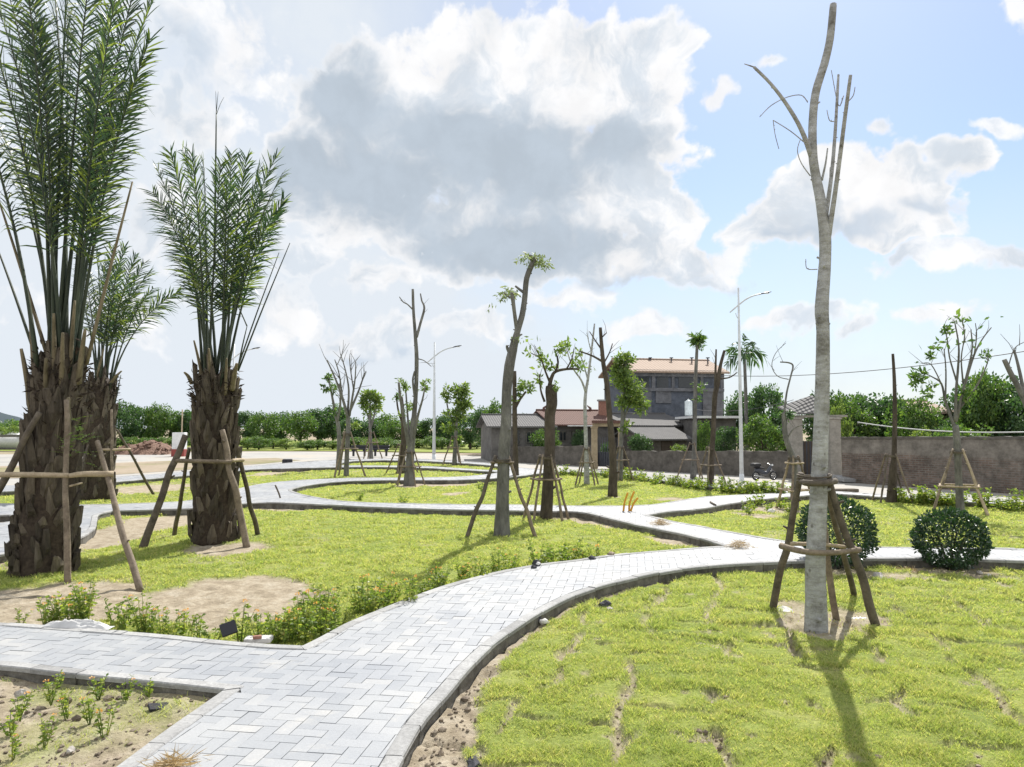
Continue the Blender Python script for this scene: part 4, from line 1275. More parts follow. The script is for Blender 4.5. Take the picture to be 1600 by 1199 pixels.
photo_tree('stout trunk with sparse shoots close behind the multi-stemmed tree', (626, 740),
    [[(626, 741, 12), (628, 715, 11), (631, 690, 9), (630, 655, 7), (627, 620, 5)], [(630, 665, 4), (622, 640, 3), (619, 615, 2)]],
    [(622, 620, 8, 16, 50), (634, 640, 8, 10, 24)], bark='bark_dark', leaf='leaf_mid', leaf_size=0.18, seed=23)
auto_support('low stake frame at the stout trunk behind the multi-stemmed tree', G(626, 740), 0.8, 1.25, 0.1, 3, 2.6, 0.028, (0.6,), ('stake',))

photo_tree('bare tree with a broad vase of fine twigs on the far left lawn', (541, 745),
    [[(541, 746, 7), (542, 710, 7), (544, 672, 7), (544, 650, 6.5)], [(544, 655, 5), (535, 622, 4), (524, 592, 2.8), (511, 563, 1.6)], [(543, 648, 4), (545, 610, 3), (540, 580, 2), (532, 553, 1.4)], [(546, 650, 4), (552, 612, 3), (555, 590, 2), (556, 566, 1.4)],
     [(546, 645, 4), (560, 612, 3), (567, 592, 2), (572, 580, 1.4)], [(535, 622, 3), (530, 585, 2), (523, 562, 1.3)], [(553, 612, 2.5), (548, 580, 1.8), (546, 560, 1.2)]],
    seed=25, ntw=5, tw_len=0.9, tw_rad=0.014, bark='bark_grey', lean=0.0, group='bare lopped trees')
auto_support('tripod of pale stakes round the bare vase-shaped tree', G(541, 745), 0.75, 1.75, 0.1, 3, 0.1, 0.035, (0.62,), ('stake', 'stake'))
photo_tree('half-bare tree with sparse leaves left of the vase-shaped tree', (529, 735),
    [[(529, 736, 8), (530, 700, 7), (529, 670, 6), (524, 645, 5), (518, 615, 3), (513, 590, 2)], [(527, 660, 4), (532, 630, 3), (530, 600, 2)]],
    [(513, 592, 7, 9, 60), (507, 608, 8, 8, 40), (520, 608, 10, 12, 40), (528, 640, 8, 10, 20)], leaf='leaf_mid', leaf_size=0.24, seed=27, ntw=4, tw_len=0.7, tw_rad=0.012)

photo_tree('small leafy tree with light layered foliage above the dark benches', (580, 718),
    [[(580, 719, 6), (579, 690, 5), (578, 660, 4.5), (578, 630, 3)], [(579, 670, 3.5), (587, 640, 2.5)], [(578, 660, 3), (570, 635, 2)]],
    [(578, 618, 16, 9, 200), (588, 628, 12, 9, 120), (567, 626, 10, 12, 130), (580, 640, 18, 12, 140), (552, 668, 9, 8, 50)], leaf='leaf_light', leaf_size=0.32, seed=29)
auto_support('stake tripod under the small leafy tree by the dark benches', G(580, 718), 0.7, 1.7, 0.08, 3, 0.4, 0.035, (0.6,), ('stake',))
photo_tree('leafy sapling with a full light green crown right of the left street lamp', (710, 727),
    [[(710, 728, 7), (711, 700, 6), (713, 660, 5), (716, 620, 3)], [(712, 670, 3), (700, 640, 2.4), (697, 610, 2)]],
    [(720, 612, 16, 12, 260), (722, 632, 16, 15, 260), (712, 650, 18, 14, 220), (697, 618, 8, 16, 90), (716, 690, 9, 8, 90), (706, 668, 14, 10, 90)], leaf='leaf_light', leaf_size=0.30, seed=31)
auto_support('stake tripod below the full-crowned sapling right of the left street lamp', G(710, 727), 0.6, 1.5, 0.08, 3, 1.2, 0.035, (0.6,), ('stake',))

photo_tree('broken stump with a shaggy leaning head and one thin snapped branch', (1242, 796),
    [[(1242, 797, 10), (1243, 760, 10), (1241, 735, 10), (1239, 716, 9.5), (1233, 700, 8.5), (1227, 680, 8), (1225, 655, 7), (1224, 645, 5)], [(1225, 648, 3.5), (1229, 615, 3), (1235, 590, 2.6), (1239, 572, 2.8), (1232, 567, 2.6), (1219, 566, 2)],
     [(1232, 593, 1.5), (1215, 588, 1.3), (1206, 572, 1.1), (1212, 552, 1), (1228, 536, 0.8)], [(1228, 690, 3), (1240, 670, 2), (1262, 662, 1.4)]],
    [(1226, 650, 16, 9, 70, 0.14), (1222, 668, 8, 12, 40, 0.13), (1238, 648, 10, 6, 26, 0.13)], leaf='leaf_dark', leaf_size=0.14, seed=33, ntw=3, tw_len=0.35, tw_rad=0.006, bark='bark_grey')
auto_support('pale tripod with a crossbar round the broken shaggy stump', G(1242, 796), 0.52, 1.25, 0.07, 3, 0.05, 0.03, (0.36, 0.86), ('stake', 'stake_pale'))

photo_tree('straight bare pole-like trunk standing before the brick wall', (1394, 786),
    [[(1393, 788, 15), (1394, 760, 13), (1396, 730, 12), (1397, 715, 8), (1398, 670, 7), (1398, 620, 6), (1397, 585, 5), (1395, 553, 4)]], bark='bark_dark', seed=35, ntw=1, tw_len=0.15, tw_rad=0.008, group='bare lopped trees', flare=1.2)
auto_support('thin dark tripod at the straight bare trunk before the brick wall', G(1394, 786), 0.55, 1.25, 0.1, 4, 0.6, 0.024, (), ('stake_dark', 'stake'))

photo_tree('branching tree with many upright bare limbs and scattered leaves before the brick wall', (1500, 801),
    [[(1501, 803, 11), (1498, 750, 10), (1496, 700, 11), (1493, 665, 9)], [(1492, 668, 6), (1478, 630, 4), (1471, 600, 3), (1458, 590, 2), (1448, 585, 1.5)], [(1493, 660, 6), (1494, 610, 4), (1497, 575, 3.5), (1498, 540, 2.5), (1492, 505, 1.8)],
     [(1495, 655, 5), (1508, 600, 4), (1522, 555, 3), (1535, 530, 2), (1549, 512, 1.5)], [(1495, 650, 5), (1512, 580, 3), (1519, 545, 2.3), (1517, 515, 1.6)], [(1498, 640, 4), (1522, 610, 3), (1538, 580, 2), (1545, 560, 1.5)],
     [(1496, 600, 3), (1484, 560, 2.2), (1480, 530, 1.8), (1474, 508, 1.3)], [(1477, 630, 3), (1478, 580, 2.2), (1475, 545, 1.5)], [(1505, 600, 3), (1502, 560, 2), (1507, 525, 1.5), (1503, 498, 1.2)], [(1522, 555, 2), (1526, 525, 1.5), (1524, 505, 1.1)], [(1471, 600, 2), (1455, 570, 1.6), (1440, 568, 1.2)]],
    [(1476, 511, 9, 12, 30), (1455, 556, 8, 9, 28), (1436, 592, 13, 18, 80), (1541, 558, 7, 8, 18), (1512, 615, 16, 12, 50), (1466, 540, 8, 8, 14), (1500, 500, 9, 8, 18), (1450, 610, 14, 14, 40)], leaf='leaf_mid', leaf_size=0.17, seed=37, ntw=3, tw_len=0.45, tw_rad=0.007, tips=1)
auto_support('tall pale tripod with crossbars round the many-limbed tree', G(1500, 801), 0.75, 1.42, 0.1, 4, 0.25, 0.03, (0.42,), ('stake', 'stake_pale'))

photo_tree('leaning forked grey tree cut by the right edge of the view', (1640, 795),
    [[(1645, 797, 13), (1635, 730, 12), (1615, 660, 10), (1596, 615, 9), (1580, 585, 8), (1569, 562, 7)], [(1602, 625, 6), (1594, 585, 5), (1588, 560, 4), (1584, 547, 3.5)], [(1575, 575, 2), (1585, 545, 1.5), (1600, 535, 1)]], seed=39, ntw=2, tw_len=0.5, tw_rad=0.01, group='bare lopped trees')

# ------------------------------------------------------------------ tall palms
def frond_mesh(P0, P1, P2, pet, n, Lmax, rng, r0=0.035, wleaf=0.028, droop=0.30, dead=False):
    """returns (rachis MB, with leaflets): a quadratic arc with a bare petiole and paired leaflets"""
    rb, lb = MB(), MB()
    def B(t): return P0 * (1 - t) ** 2 + P1 * (2 * t * (1 - t)) + P2 * t * t
    def T(t): return ((P1 - P0) * (1 - t) + (P2 - P1) * t).normalized()
    m = 12; pts = [B(i / m) for i in range(m + 1)]; rr = [max(0.004, r0 * (1 - 0.9 * (i / m) ** 0.42)) for i in range(m + 1)]
    rb.tube(pts, rr, 6, flat=0.6)
    roll = rng.uniform(0, 2 * math.pi)
    t0 = T(0.5); ref = t0.orthogonal().normalized(); bi = t0.cross(ref)
    side0 = ref * math.cos(roll) + bi * math.sin(roll)
    vs, fs = [], []
    for i in range(n):
        t = pet + (1 - pet) * (i + rng.uniform(-0.3, 0.3)) / n
        t = min(max(t, 0.02), 0.995)
        p = B(t); tg = T(t); s = (side0 - tg * side0.dot(tg)).normalized(); ad = tg.cross(s)
        u = (t - pet) / (1 - pet)
        L = Lmax * (0.35 + 0.65 * math.sin(math.pi * min(1, 0.22 + 0.70 * u)) ** 0.8) * rng.uniform(0.7, 1.15)
        for sg in (-1, 1):
            if rng.uniform() < 0.12: continue
            a = R(52 - 26 * u + rng.uniform(-13, 13))
            d = (tg * math.cos(a) + s * (sg * math.sin(a)) + ad * rng.uniform(-0.05, 0.35)).normalized()
            wv = d.cross(ad).normalized() * (wleaf * 0.5 * rng.uniform(0.8, 1.2)); wv = (wv + ad * rng.uniform(-.5, .5) * wleaf * 0.5)
            dr = droop * (rng.uniform(0.3, 1.6) + (rng.uniform() < 0.18) * rng.uniform(1, 3.2))
            q = []
            for k, (sx, w) in enumerate(((0, .55), (.35, 1.0), (.7, .8), (1.0, .06))):
                c = p + d * (L * sx) + Vector((0, 0, -dr * L * sx * sx))
                q += [c - wv * w, c + wv * w]
            b = len(vs); vs += q
            fs += [(b, b + 1, b + 3, b + 2), (b + 2, b + 3, b + 5, b + 4), (b + 4, b + 5, b + 7, b + 6)]
    lb.add(vs, fs)
    return rb, lb

def palm(label, base_px, Y, trunk_h, r_base, r_top, fronds, crown_px, bare=(), stubs=(), seed=1, leafL=0.42, boots=130, n=62, wleaf=0.026):
    rnd = random.Random(seed); rng = np.random.default_rng(seed)
    b = V(base_px[0], base_px[1], Y); b.z = 0
    t = thing('palm_tree', label, 'palm tree', b, 0, 'stout palms with tied-up crowns')
    top = V(crown_px[0], crown_px[1], Y)
    mb = MB(); m = 14; pts, rr = [], []
    H = top.z
    for i in range(m + 1):
        s = i / m
        pts.append(Vector((lerp(b.x, top.x, s), Y, -0.08 + (H + 0.25) * s)))
        r = lerp(r_base, r_top, min(1, s * 1.1)); r *= 0.86 * (1 + 0.22 * math.exp(-s * 12))
        if s > 0.86: r *= 1 - (s - 0.86) * 3.5
        rr.append(r)
    mb.tube(pts, [q * 0.97 for q in rr], 22, rough=0.06, rng=rnd, smooth=True)
    mb.build('trunk', MAT['palm_fibre'], t, b); mb = MB()
    # old leaf bases spiralling up the trunk
    for k in range(boots):
        s = (k + 0.5) / boots; z = 0.02 + s * H * 0.97; a = k * 2.39996 + rnd.uniform(-.3, .3)
        r = np.interp(z / H, np.linspace(0, 1, m + 1), rr) * rnd.uniform(0.92, 1.02); cxx = lerp(b.x, top.x, z / H)
        w = r_base * rnd.uniform(0.18, 0.40); h = rnd.uniform(0.22, 0.60) * (0.8 + 0.6 * s); out = rnd.uniform(-0.005, 0.055) * (0.75 + 1.5 * s)
        ra = Vector((math.cos(a), math.sin(a), 0)); ta = Vector((-math.sin(a), math.cos(a), 0)); c0 = Vector((cxx, Y, z))
        tip = rnd.uniform(0.08, 0.6); sk = rnd.uniform(-.06, .06)
        lo = c0 + ra * (r - 0.06) - Vector((0, 0, h * 0.35)); md = c0 + ra * (r + out * 0.55) + Vector((0, 0, h * 0.25)); hi = c0 + ra * (r + out) + ta * sk + Vector((0, 0, h * 0.75))
        th = 0.03
        vs = [lo - ta * w * .5, lo + ta * w * .5, md + ta * w * .55 - ra * 0.02, md + ra * th, md - ta * w * .55 - ra * 0.02,
              hi + ta * w * tip * .5 + Vector((0, 0, rnd.uniform(-.05, .05))), hi + ra * th * .8, hi - ta * w * tip * .5 + Vector((0, 0, rnd.uniform(-.05, .05))), hi - ra * 0.06]
        fs = [(0, 1, 2, 3), (0, 3, 4), (3, 2, 5, 6), (4, 3, 6, 7), (5, 8, 7, 6), (2, 8, 5), (4, 7, 8)]
        mb.add(vs, fs)
    mb.build('leaf_bases', MAT['palm_trunk'], t, b)
    # dark fibre matting where the fronds leave the trunk
    fb = MB(); cnt = 620
    aa = rng.uniform(0, 2 * math.pi, cnt); zz = H + rng.normal(-0.12, 0.22, cnt) - 0.05; rj = r_top * rng.uniform(0.45, 1.02, cnt)
    P = np.column_stack([top.x + rj * np.cos(aa), Y + rj * np.sin(aa), zz]); dd = np.column_stack([np.cos(aa), np.sin(aa), rng.normal(0.5, 0.8, cnt)]) + rng.normal(size=(cnt, 3)) * 0.8
    fb.leaves(P, 0.13, rng, 0.22, dirs=dd)
    fb.build('fibre', MAT['palm_fibre'], t, b)
    # fronds, tips read from the photo
    for (tx, ty, dy, pet) in fronds:
        tip = V(tx, ty, Y + dy); an = rng.uniform(0, 2 * math.pi)
        p0 = top + Vector(((tip.x - top.x) * 0.10 + math.cos(an) * 0.10, dy * 0.10 + math.sin(an) * 0.12, rng.uniform(-0.30, 0.05)))
        L = (tip - p0).length
        p1 = p0 + Vector((0, 0, L * 0.62)) + Vector(((tip.x - p0.x) * 0.26, dy * 0.26, 0))
        rb, lb = frond_mesh(p0, p1, tip, pet - 0.12, int(n * L / 3.4), leafL, rng, 0.062, wleaf, droop=0.24)
        o = rb.build('frond', MAT['petiole'], t, b)
        lb.build('leaflets', MAT['palm_leaf'], o, b); o.children[0].location = (0, 0, 0)
    for (x0, y0, tx, ty, dy, r) in bare:        # stripped or cut leaf stalks
        p0 = V(x0, y0, Y + dy * 0.3); tip = V(tx, ty, Y + dy); c = MB()
        mid = lerp(p0, tip, 0.5) + Vector((0, 0, 0.03))
        c.tube([p0, mid, tip], [r, r * 0.75, r * 0.4], 6, subdiv=4, flat=0.65)
        c.build('cut_leaf_stalk', MAT['stub'] if r > 0.03 else MAT['petiole'], t, b)
    return t, b, top

rA = np.random.default_rng(77)
def fan(cx, specs): return specs
Y1 = G(68, 908).y + 0.42
palmA, bA, topA = palm('largest palm with a thick shaggy trunk and towering fronds at the left edge', (66, 908), Y1, 2.6, 0.43, 0.32,
    [(258, -40, 0.3, .45), (235, 60, -0.5, .42), (200, -90, 0.7, .40), (150, -120, -0.3, .4), (110, -160, 0.2, .42), (70, -150, 0.9, .4), (25, -140, -0.6, .42), (-20, -110, 0.4, .42), (-70, -70, 0.0, .44),
     (-110, 10, -0.7, .46), (-80, 80, 0.8, .5), (180, 0, -0.9, .42), (45, -30, 1.2, .4), (215, 120, 0.9, .5), (165, 60, 1.2, .45), (0, 20, -1.1, .45), (60, 40, -0.2, .42), (105, 20, 0.6, .4), (185, 130, -0.3, .5), (225, -70, -0.2, .42)],
    (96, 580), bare=[(135, 570, 207, 284, -0.2, 0.035), (60, 570, -10, 372, 0.2, 0.03), (75, 560, -6, 300, 0.1, 0.035), (50, 640, 33, 545, -0.25, 0.06), (122, 600, 133, 515, -0.3, 0.06), (95, 640, 98, 520, -0.4, 0.055), (70, 660, 72, 560, -0.4, 0.06), (105, 700, 107, 622, -0.42, 0.065), (55, 600, 45, 470, 0.1, 0.05), (85, 600, 84, 490, -0.35, 0.05), (108, 590, 117, 470, -0.3, 0.045)],
    seed=101, leafL=0.50, boots=190, n=66, wleaf=0.021)
Y2 = G(336, 855).y + 0.36
palmB, bB, topB = palm('middle palm with a clean ring-scarred foot and a dense upright tuft of fronds', (336, 855), Y2, 2.5, 0.40, 0.36,
    [(238, 300, 0.3, .5), (245, 265, -0.4, .46), (266, 238, 0.2, .42), (285, 232, 0.8, .4), (300, 240, -0.7, .4), (318, 250, 0.3, .42), (345, 255, -0.5, .4), (362, 240, 0.6, .4), (385, 245, -0.2, .42), (405, 262, 0.5, .44), (432, 244, 0.1, .44), (442, 270, -0.4, .46), (445, 310, 0.3, .52), (430, 330, -0.6, .5), (415, 300, 0.8, .46), (255, 320, 0.7, .5), (355, 290, -0.9, .45),],
    (336, 602), bare=[(372, 580, 453, 380, 0.1, 0.022), (366, 590, 436, 395, 0.2, 0.02), (372, 575, 386, 510, -0.2, 0.022), (386, 510, 362, 462, -0.2, 0.016), (335, 420, 338, 175, 0.0, 0.03), (338, 178, 337, 142, 0.0, 0.008), (338, 178, 341, 143, 0.02, 0.008), (338, 180, 350, 152, 0.0, 0.007), (300, 600, 288, 582, -0.2, 0.05), (318, 600, 303, 532, -0.2, 0.045), (330, 610, 326, 545, -0.35, 0.055), (362, 610, 370, 568, -0.3, 0.055), (352, 620, 354, 560, -0.36, 0.05)],
    seed=103, leafL=0.47, boots=160, n=64, wleaf=0.020)
Y3 = G(155, 782).y + 0.3
palmC, bC, topC = palm('smaller palm half hidden behind the largest one with one stray side frond', (152, 782), Y3, 3.0, 0.44, 0.40,
    [(125, 400, 0.2, .45), (150, 388, -0.4, .42), (175, 386, 0.4, .4), (195, 385, -0.3, .4), (212, 400, 0.6, .42), (235, 425, 0.0, .45), (240, 450, -0.5, .5), (225, 470, 0.5, .5), (280, 456, 0.2, .62), (165, 410, 0.9, .4), (140, 425, 0.8, .42), (205, 430, -0.9, .45), (185, 415, -0.8, .42), (118, 440, -0.4, .5), (225, 410, 0.7, .45)],
    (158, 600), bare=[(172, 600, 190, 580, -0.2, 0.06), (165, 620, 188, 582, 0.1, 0.03), (150, 600, 162, 545, -0.3, 0.06), (178, 640, 189, 586, 0.1, 0.028)], seed=105, leafL=0.52, boots=130, n=54, wleaf=0.026)

# palm props
def z_at(px, py, Y): return V(px, py, Y)
support('pole frame with a long pale crossbar round the largest palm',
        [(V(-62, 878, Y1 - 0.2) * 1.0, V(62, 645, Y1 - 0.45), 0.045), (Vector((V(106, 912, Y1 - 0.72).x, Y1 - 0.72, 0)), V(104, 625, Y1 - 0.50), 0.036), (G(220, 926), V(152, 690, Y1 - 0.15), 0.036)],
        [], ('stake_dark', 'stake', 'stake'), Vector((bA.x, bA.y, 0)))
def fix_feet(): pass
sA = [o for o in C.objects if o.get('label') == 'pole frame with a long pale crossbar round the largest palm'][0]
def extra_bar(parent, pts, r, mat, og):
    mb = MB(); mb.tube(pts, r, 8, subdiv=4); return mb.build('crossbar', MAT[mat], parent, og)
ogA = Vector((bA.x, bA.y, 0))
extra_bar(sA, [V(-20, 742, Y1 - .62), V(40, 742, Y1 - .62), V(107, 743, Y1 - .63)], [0.034, 0.034, 0.03], 'stake_pale', ogA)
extra_bar(sA, [V(107, 744, Y1 - .63), V(130, 741, Y1 - .55), V(177, 741, Y1 - .36)], [0.026, 0.036, 0.040], 'stake_pale', ogA)
extra_bar(sA, [V(108, 760, Y1 - .60), V(128, 755, Y1 - .4)], [0.014, 0.012], 'stake_pale', ogA)
support('four leaning dark poles with a crossbar round the middle palm',
        [(G(222, 861), V(290, 680, Y2 - 0.40), 0.055), (G(272, 839), V(296, 700, Y2 + 0.05), 0.035), (G(386, 858), V(347, 672, Y2 - 0.36), 0.05), (G(403, 838), V(368, 690, Y2 + 0.0), 0.04)],
        [], ('stake_dark', 'stake_dark', 'stake', 'stake_dark'), Vector((bB.x, bB.y, 0)))
sB = [o for o in C.objects if o.get('label') == 'four leaning dark poles with a crossbar round the middle palm'][0]
ogB = Vector((bB.x, bB.y, 0))
extra_bar(sB, [V(272, 720, Y2 - .5), V(315, 721, Y2 - .5), V(362, 722, Y2 - .48)], [0.034, 0.033, 0.03], 'stake', ogB)
extra_bar(sB, [V(362, 720, Y2 - .47), V(372, 719, Y2 - .25), V(380, 719, Y2 - .1)], [0.026, 0.03, 0.032], 'stake_pale', ogB)
support('slim props and a pale crossbar round the half hidden palm',
        [(G(240, 773), V(183, 672, Y3 - 0.1), 0.035), (Vector((V(176, 775, Y3 - .6).x, Y3 - .6, 0)), V(174, 640, Y3 - 0.46), 0.034), (G(110, 788), V(140, 690, Y3 - .3), 0.035)],
        [], ('stake_dark', 'stake', 'stake_dark'), Vector((bC.x, bC.y, 0)))
sC = [o for o in C.objects if o.get('label') == 'slim props and a pale crossbar round the half hidden palm'][0]
extra_bar(sC, [V(160, 703, Y3 - .55), V(180, 703, Y3 - .5), V(204, 702, Y3 - .2)], [0.028, 0.03, 0.03], 'stake_pale', Vector((bC.x, bC.y, 0)))

sT = [o for o in C.objects if o.get('label') == 'knotty four-legged wooden frame bound round the pale foreground tree'][0]
ogT = Vector((b1.x, b1.y, 0))
extra_bar(sT, [V(1220, 853, b1.y + .05), V(1255, 862, b1.y - .15), V(1300, 864, b1.y - .15), V(1344, 859, b1.y - .02)], [0.031, 0.027, 0.026, 0.024], 'stake', ogT)
extra_bar(sT, [V(1236, 850, b1.y + .14), V(1285, 851, b1.y + .22), V(1322, 855, b1.y + .20)], [0.020, 0.018, 0.016], 'stake_pale', ogT)
extra_bar(sT, [V(1322, 850, b1.y + .24), V(1335, 856, b1.y + .10), V(1340, 862, b1.y - .06)], [0.020, 0.022, 0.022], 'stake', ogT)
extra_bar(sT, [V(1252, 753, b1.y - .02), V(1262, 755, b1.y - .12), V(1290, 755, b1.y - .12), V(1305, 752, b1.y + .02)], [0.026, 0.030, 0.030, 0.03], 'stake_dark', ogT)

# fern growing out of the largest palm's trunk
def fern():
    rng = np.random.default_rng(4); c = V(116, 690, Y1 - 0.40)
    mb = MB()
    for k in range(22):
        a = rng.uniform(-2.6, 0.5); L = rng.uniform(0.16, 0.36); up = rng.uniform(-0.25, 0.8)
        p0 = c + Vector((rng.normal(0, .07), rng.normal(0, .03), rng.normal(0, .16)))
        d = Vector((math.cos(a), math.sin(a) * 0.7, up)).normalized()
        pts = [p0 + d * (L * s) + Vector((0, 0, -0.22 * L * s * s)) for s in np.linspace(0, 1, 9)]
        for i, p in enumerate(pts[1:]):
            t = (p - pts[i]).normalized(); s = t.cross(Vector((0, 0, 1))).normalized(); l = 0.055 * (1.15 - i / 9)
            mb.leaves(np.array([list(p), list(p)]), l, rng, 0.38, dirs=np.array([list(s + t * 0.4), list(-s + t * 0.4)]))
    o = mb.build('fern', MAT['leaf_light'], None, c); tag(o, 'bright green fern sprouting from the trunk of the largest palm', 'fern')
fern()

# ------------------------------------------------------------------ walls, gate and houses beyond the road
def slab(mb, A, B, th, z0a, z1a, z0b=None, z1b=None, segs=1, rnd=None, wob=0.0):
    """upright slab from A to B (plan points), thickness th away from the camera"""
    A = Vector((A.x, A.y, 0)); B = Vector((B.x, B.y, 0)); z0b = z0a if z0b is None else z0b; z1b = z1a if z1b is None else z1b
    d = (B - A).normalized(); n = Vector((-d.y, d.x, 0)); n = n if n.y > 0 else -n
    vs, fs = [], []
    for i in range(segs + 1):
        s = i / segs; p = lerp(A, B, s); w = rnd.uniform(-wob, wob) if rnd and 0 < i < segs else 0
        a, b = lerp(z0a, z0b, s), lerp(z1a, z1b, s) + w
        q = p + n * th
        vs += [(p.x, p.y, a), (p.x, p.y, b), (q.x, q.y, b), (q.x, q.y, a)]
    for i in range(segs):
        k = i * 4
        for j in range(4): fs.append((k + j, k + (j + 1) % 4, k + 4 + (j + 1) % 4, k + 4 + j))
    fs += [(0, 3, 2, 1), (segs * 4, segs * 4 + 1, segs * 4 + 2, segs * 4 + 3)]
    return mb.add(vs, fs)

def uv_wall(o, og=Vector((0, 0, 0)), d=None):
    d = d or Vector((1, 0, 0)); d = Vector((d.x, d.y, 0)).normalized()
    n = Vector((-d.y, d.x, 0))
    set_uv(o, lambda c: ((c.x) * d.x + (c.y) * d.y + 0.5 * (c.x * n.x + c.y * n.y), c.z))

def wall_thing(name, label, A, B, ha, hb, th, mat, segs=24, wob=0.025, seed=1, coping=None, z0=-0.12, cat='wall'):
    og = Vector(((A.x + B.x) / 2, (A.y + B.y) / 2, 0)); rnd = random.Random(seed)
    mb = MB(); slab(mb, A, B, th, z0, ha, z0, hb, segs, rnd, wob)
    t = thing(name, label, cat, og)
    o = mb.build('wall_face', MAT[mat], t, og); uv_wall(o, og, B - A)
    if coping:
        d = (B - A).normalized(); mb = MB(); n = Vector((-d.y, d.x, 0)); n = n if n.y > 0 else -n
        slab(mb, A - n * 0.04, B - n * 0.04, th + 0.08, ha - 0.02 + wob, ha + 0.07, hb - 0.02 + wob, hb + 0.07, segs, rnd, 0.012)
        c = mb.build('coping', MAT[coping], t, og); uv_wall(c, og, d)
    return t

Ar, Br = G(1316, 751), G(1700, 777)
wall_thing('brick_wall', 'long stained brick wall with a crumbling plaster band on the right', Ar, Br, V(1316, 686, Ar.y).z, V(1700, 686, Br.y).z, 0.22, 'wall_brick', 40, 0.02, 3, 'wall_cement')
Al, Bl = G(972, 731.5), G(1236, 746)
wall_thing('boundary_wall', 'low mouldy cement wall left of the gate posts behind the street lamp', Al, Bl, V(972, 705, Al.y).z, V(1236, 705, Bl.y).z, 0.2, 'wall_cement', 30, 0.02, 5, None)
Ah, Bh = G(765, 719), G(922, 727.5)
wall_thing('yard_wall', 'low grey yard wall in front of the red-roofed house', Ah, Bh, V(765, 698, Ah.y).z, V(922, 697, Bh.y).z, 0.2, 'wall_cement', 20, 0.02, 7, None)

def post(label, px0, px1, ybase, ytop, mat, Y=None, name='gate_post'):
    a = G(px0, ybase) if Y is None else V(px0, ybase, Y); Y = a.y; b = V(px1, ybase, Y); zt = V(px0, ytop, Y).z; w = b.x - a.x
    c = Vector(((a.x + b.x) / 2, Y + w / 2, 0)); t = thing(name, label, 'gate post', c, 0, 'posts of the old gateways')
    mb = MB(); mb.box((c.x, c.y, zt / 2 - 0.05), (w, w, zt + 0.1), 0, 0.012); o = mb.build('shaft', MAT[mat], t, c); uv_wall(o)
    mb = MB(); mb.box((c.x, c.y, zt + 0.03), (w * 1.22, w * 1.22, 0.07), 0, 0.01); o = mb.build('cap', MAT[mat], t, c); uv_wall(o)
    mb = MB(); mb.box((c.x, c.y, 0.08), (w * 1.12, w * 1.12, 0.16), 0, 0.01); o = mb.build('plinth', MAT[mat], t, c); uv_wall(o)
    return t, c, w, zt
g1 = post('pale gate post left of the tall bare tree', 1238, 1256, 746, 655, 'pillar_pale')
g2 = post('pale gate post right of the tall bare tree against the brick wall', 1299, 1316, 748, 655, 'pillar_pale')
def gate():
    a, b = g1[1], g2[1]; og = Vector(((a.x + b.x) / 2, (a.y + b.y) / 2, 0)); t = thing('gate', 'rusty brown double gate between the two pale posts', 'gate', og)
    d = Vector((b.x - a.x, b.y - a.y, 0)).normalized(); A = a + d * (g1[2] * .6); B = b - d * (g2[2] * .6); mid = lerp(A, B, 0.5); h = g1[3] * 0.62
    for p, q in ((A, mid - d * 0.01), (mid + d * 0.01, B)):
        mb = MB(); slab(mb, p, q, 0.04, 0.06, h); mb.build('gate_leaf', MAT['wood_door'], t, og)
        fr = MB()
        for s in (0.0, 0.33, 0.66, 1.0):
            c = lerp(p, q, 0.03 + s * 0.94); fr.box((c.x, c.y - 0.015, h / 2 + 0.03), (0.04, 0.03, h - 0.06))
        fr.build('gate_rib', MAT['dark_metal'], t, og)
    c = thing('gate_canopy', 'thin concrete slab and sagging sheet roof over the gate posts', 'canopy', (og.x, og.y, g1[3]))
    mb = MB(); slab(mb, a - d * .2 + Vector((0, -.15, 0)), b + d * .35 + Vector((0, -.15, 0)), 0.7, g1[3] + 0.07, g1[3] + 0.15); o = mb.build('slab', MAT['pillar_pale'], c, c.location); uv_wall(o)
    mb = MB(); p = a - d * 0.3; q = lerp(a, b, 0.75); z = g1[3] + 0.16
    vs = [(p.x, p.y - .3, z), (q.x, q.y - .3, z + 0.05), (q.x, q.y + 1.0, z + 0.75), (p.x, p.y + 1.0, z + 0.30)]; vs += [(x, y, zz + 0.05) for x, y, zz in vs]
    mb.add(vs, [(3, 2, 1, 0), (4, 5, 6, 7), (0, 1, 5, 4), (1, 2, 6, 5), (2, 3, 7, 6), (3, 0, 4, 7)]); o = mb.build('roof_sheet', MAT['tile_grey'], c, c.location); set_uv(o, lambda v: (v.x, v.y))
gate()

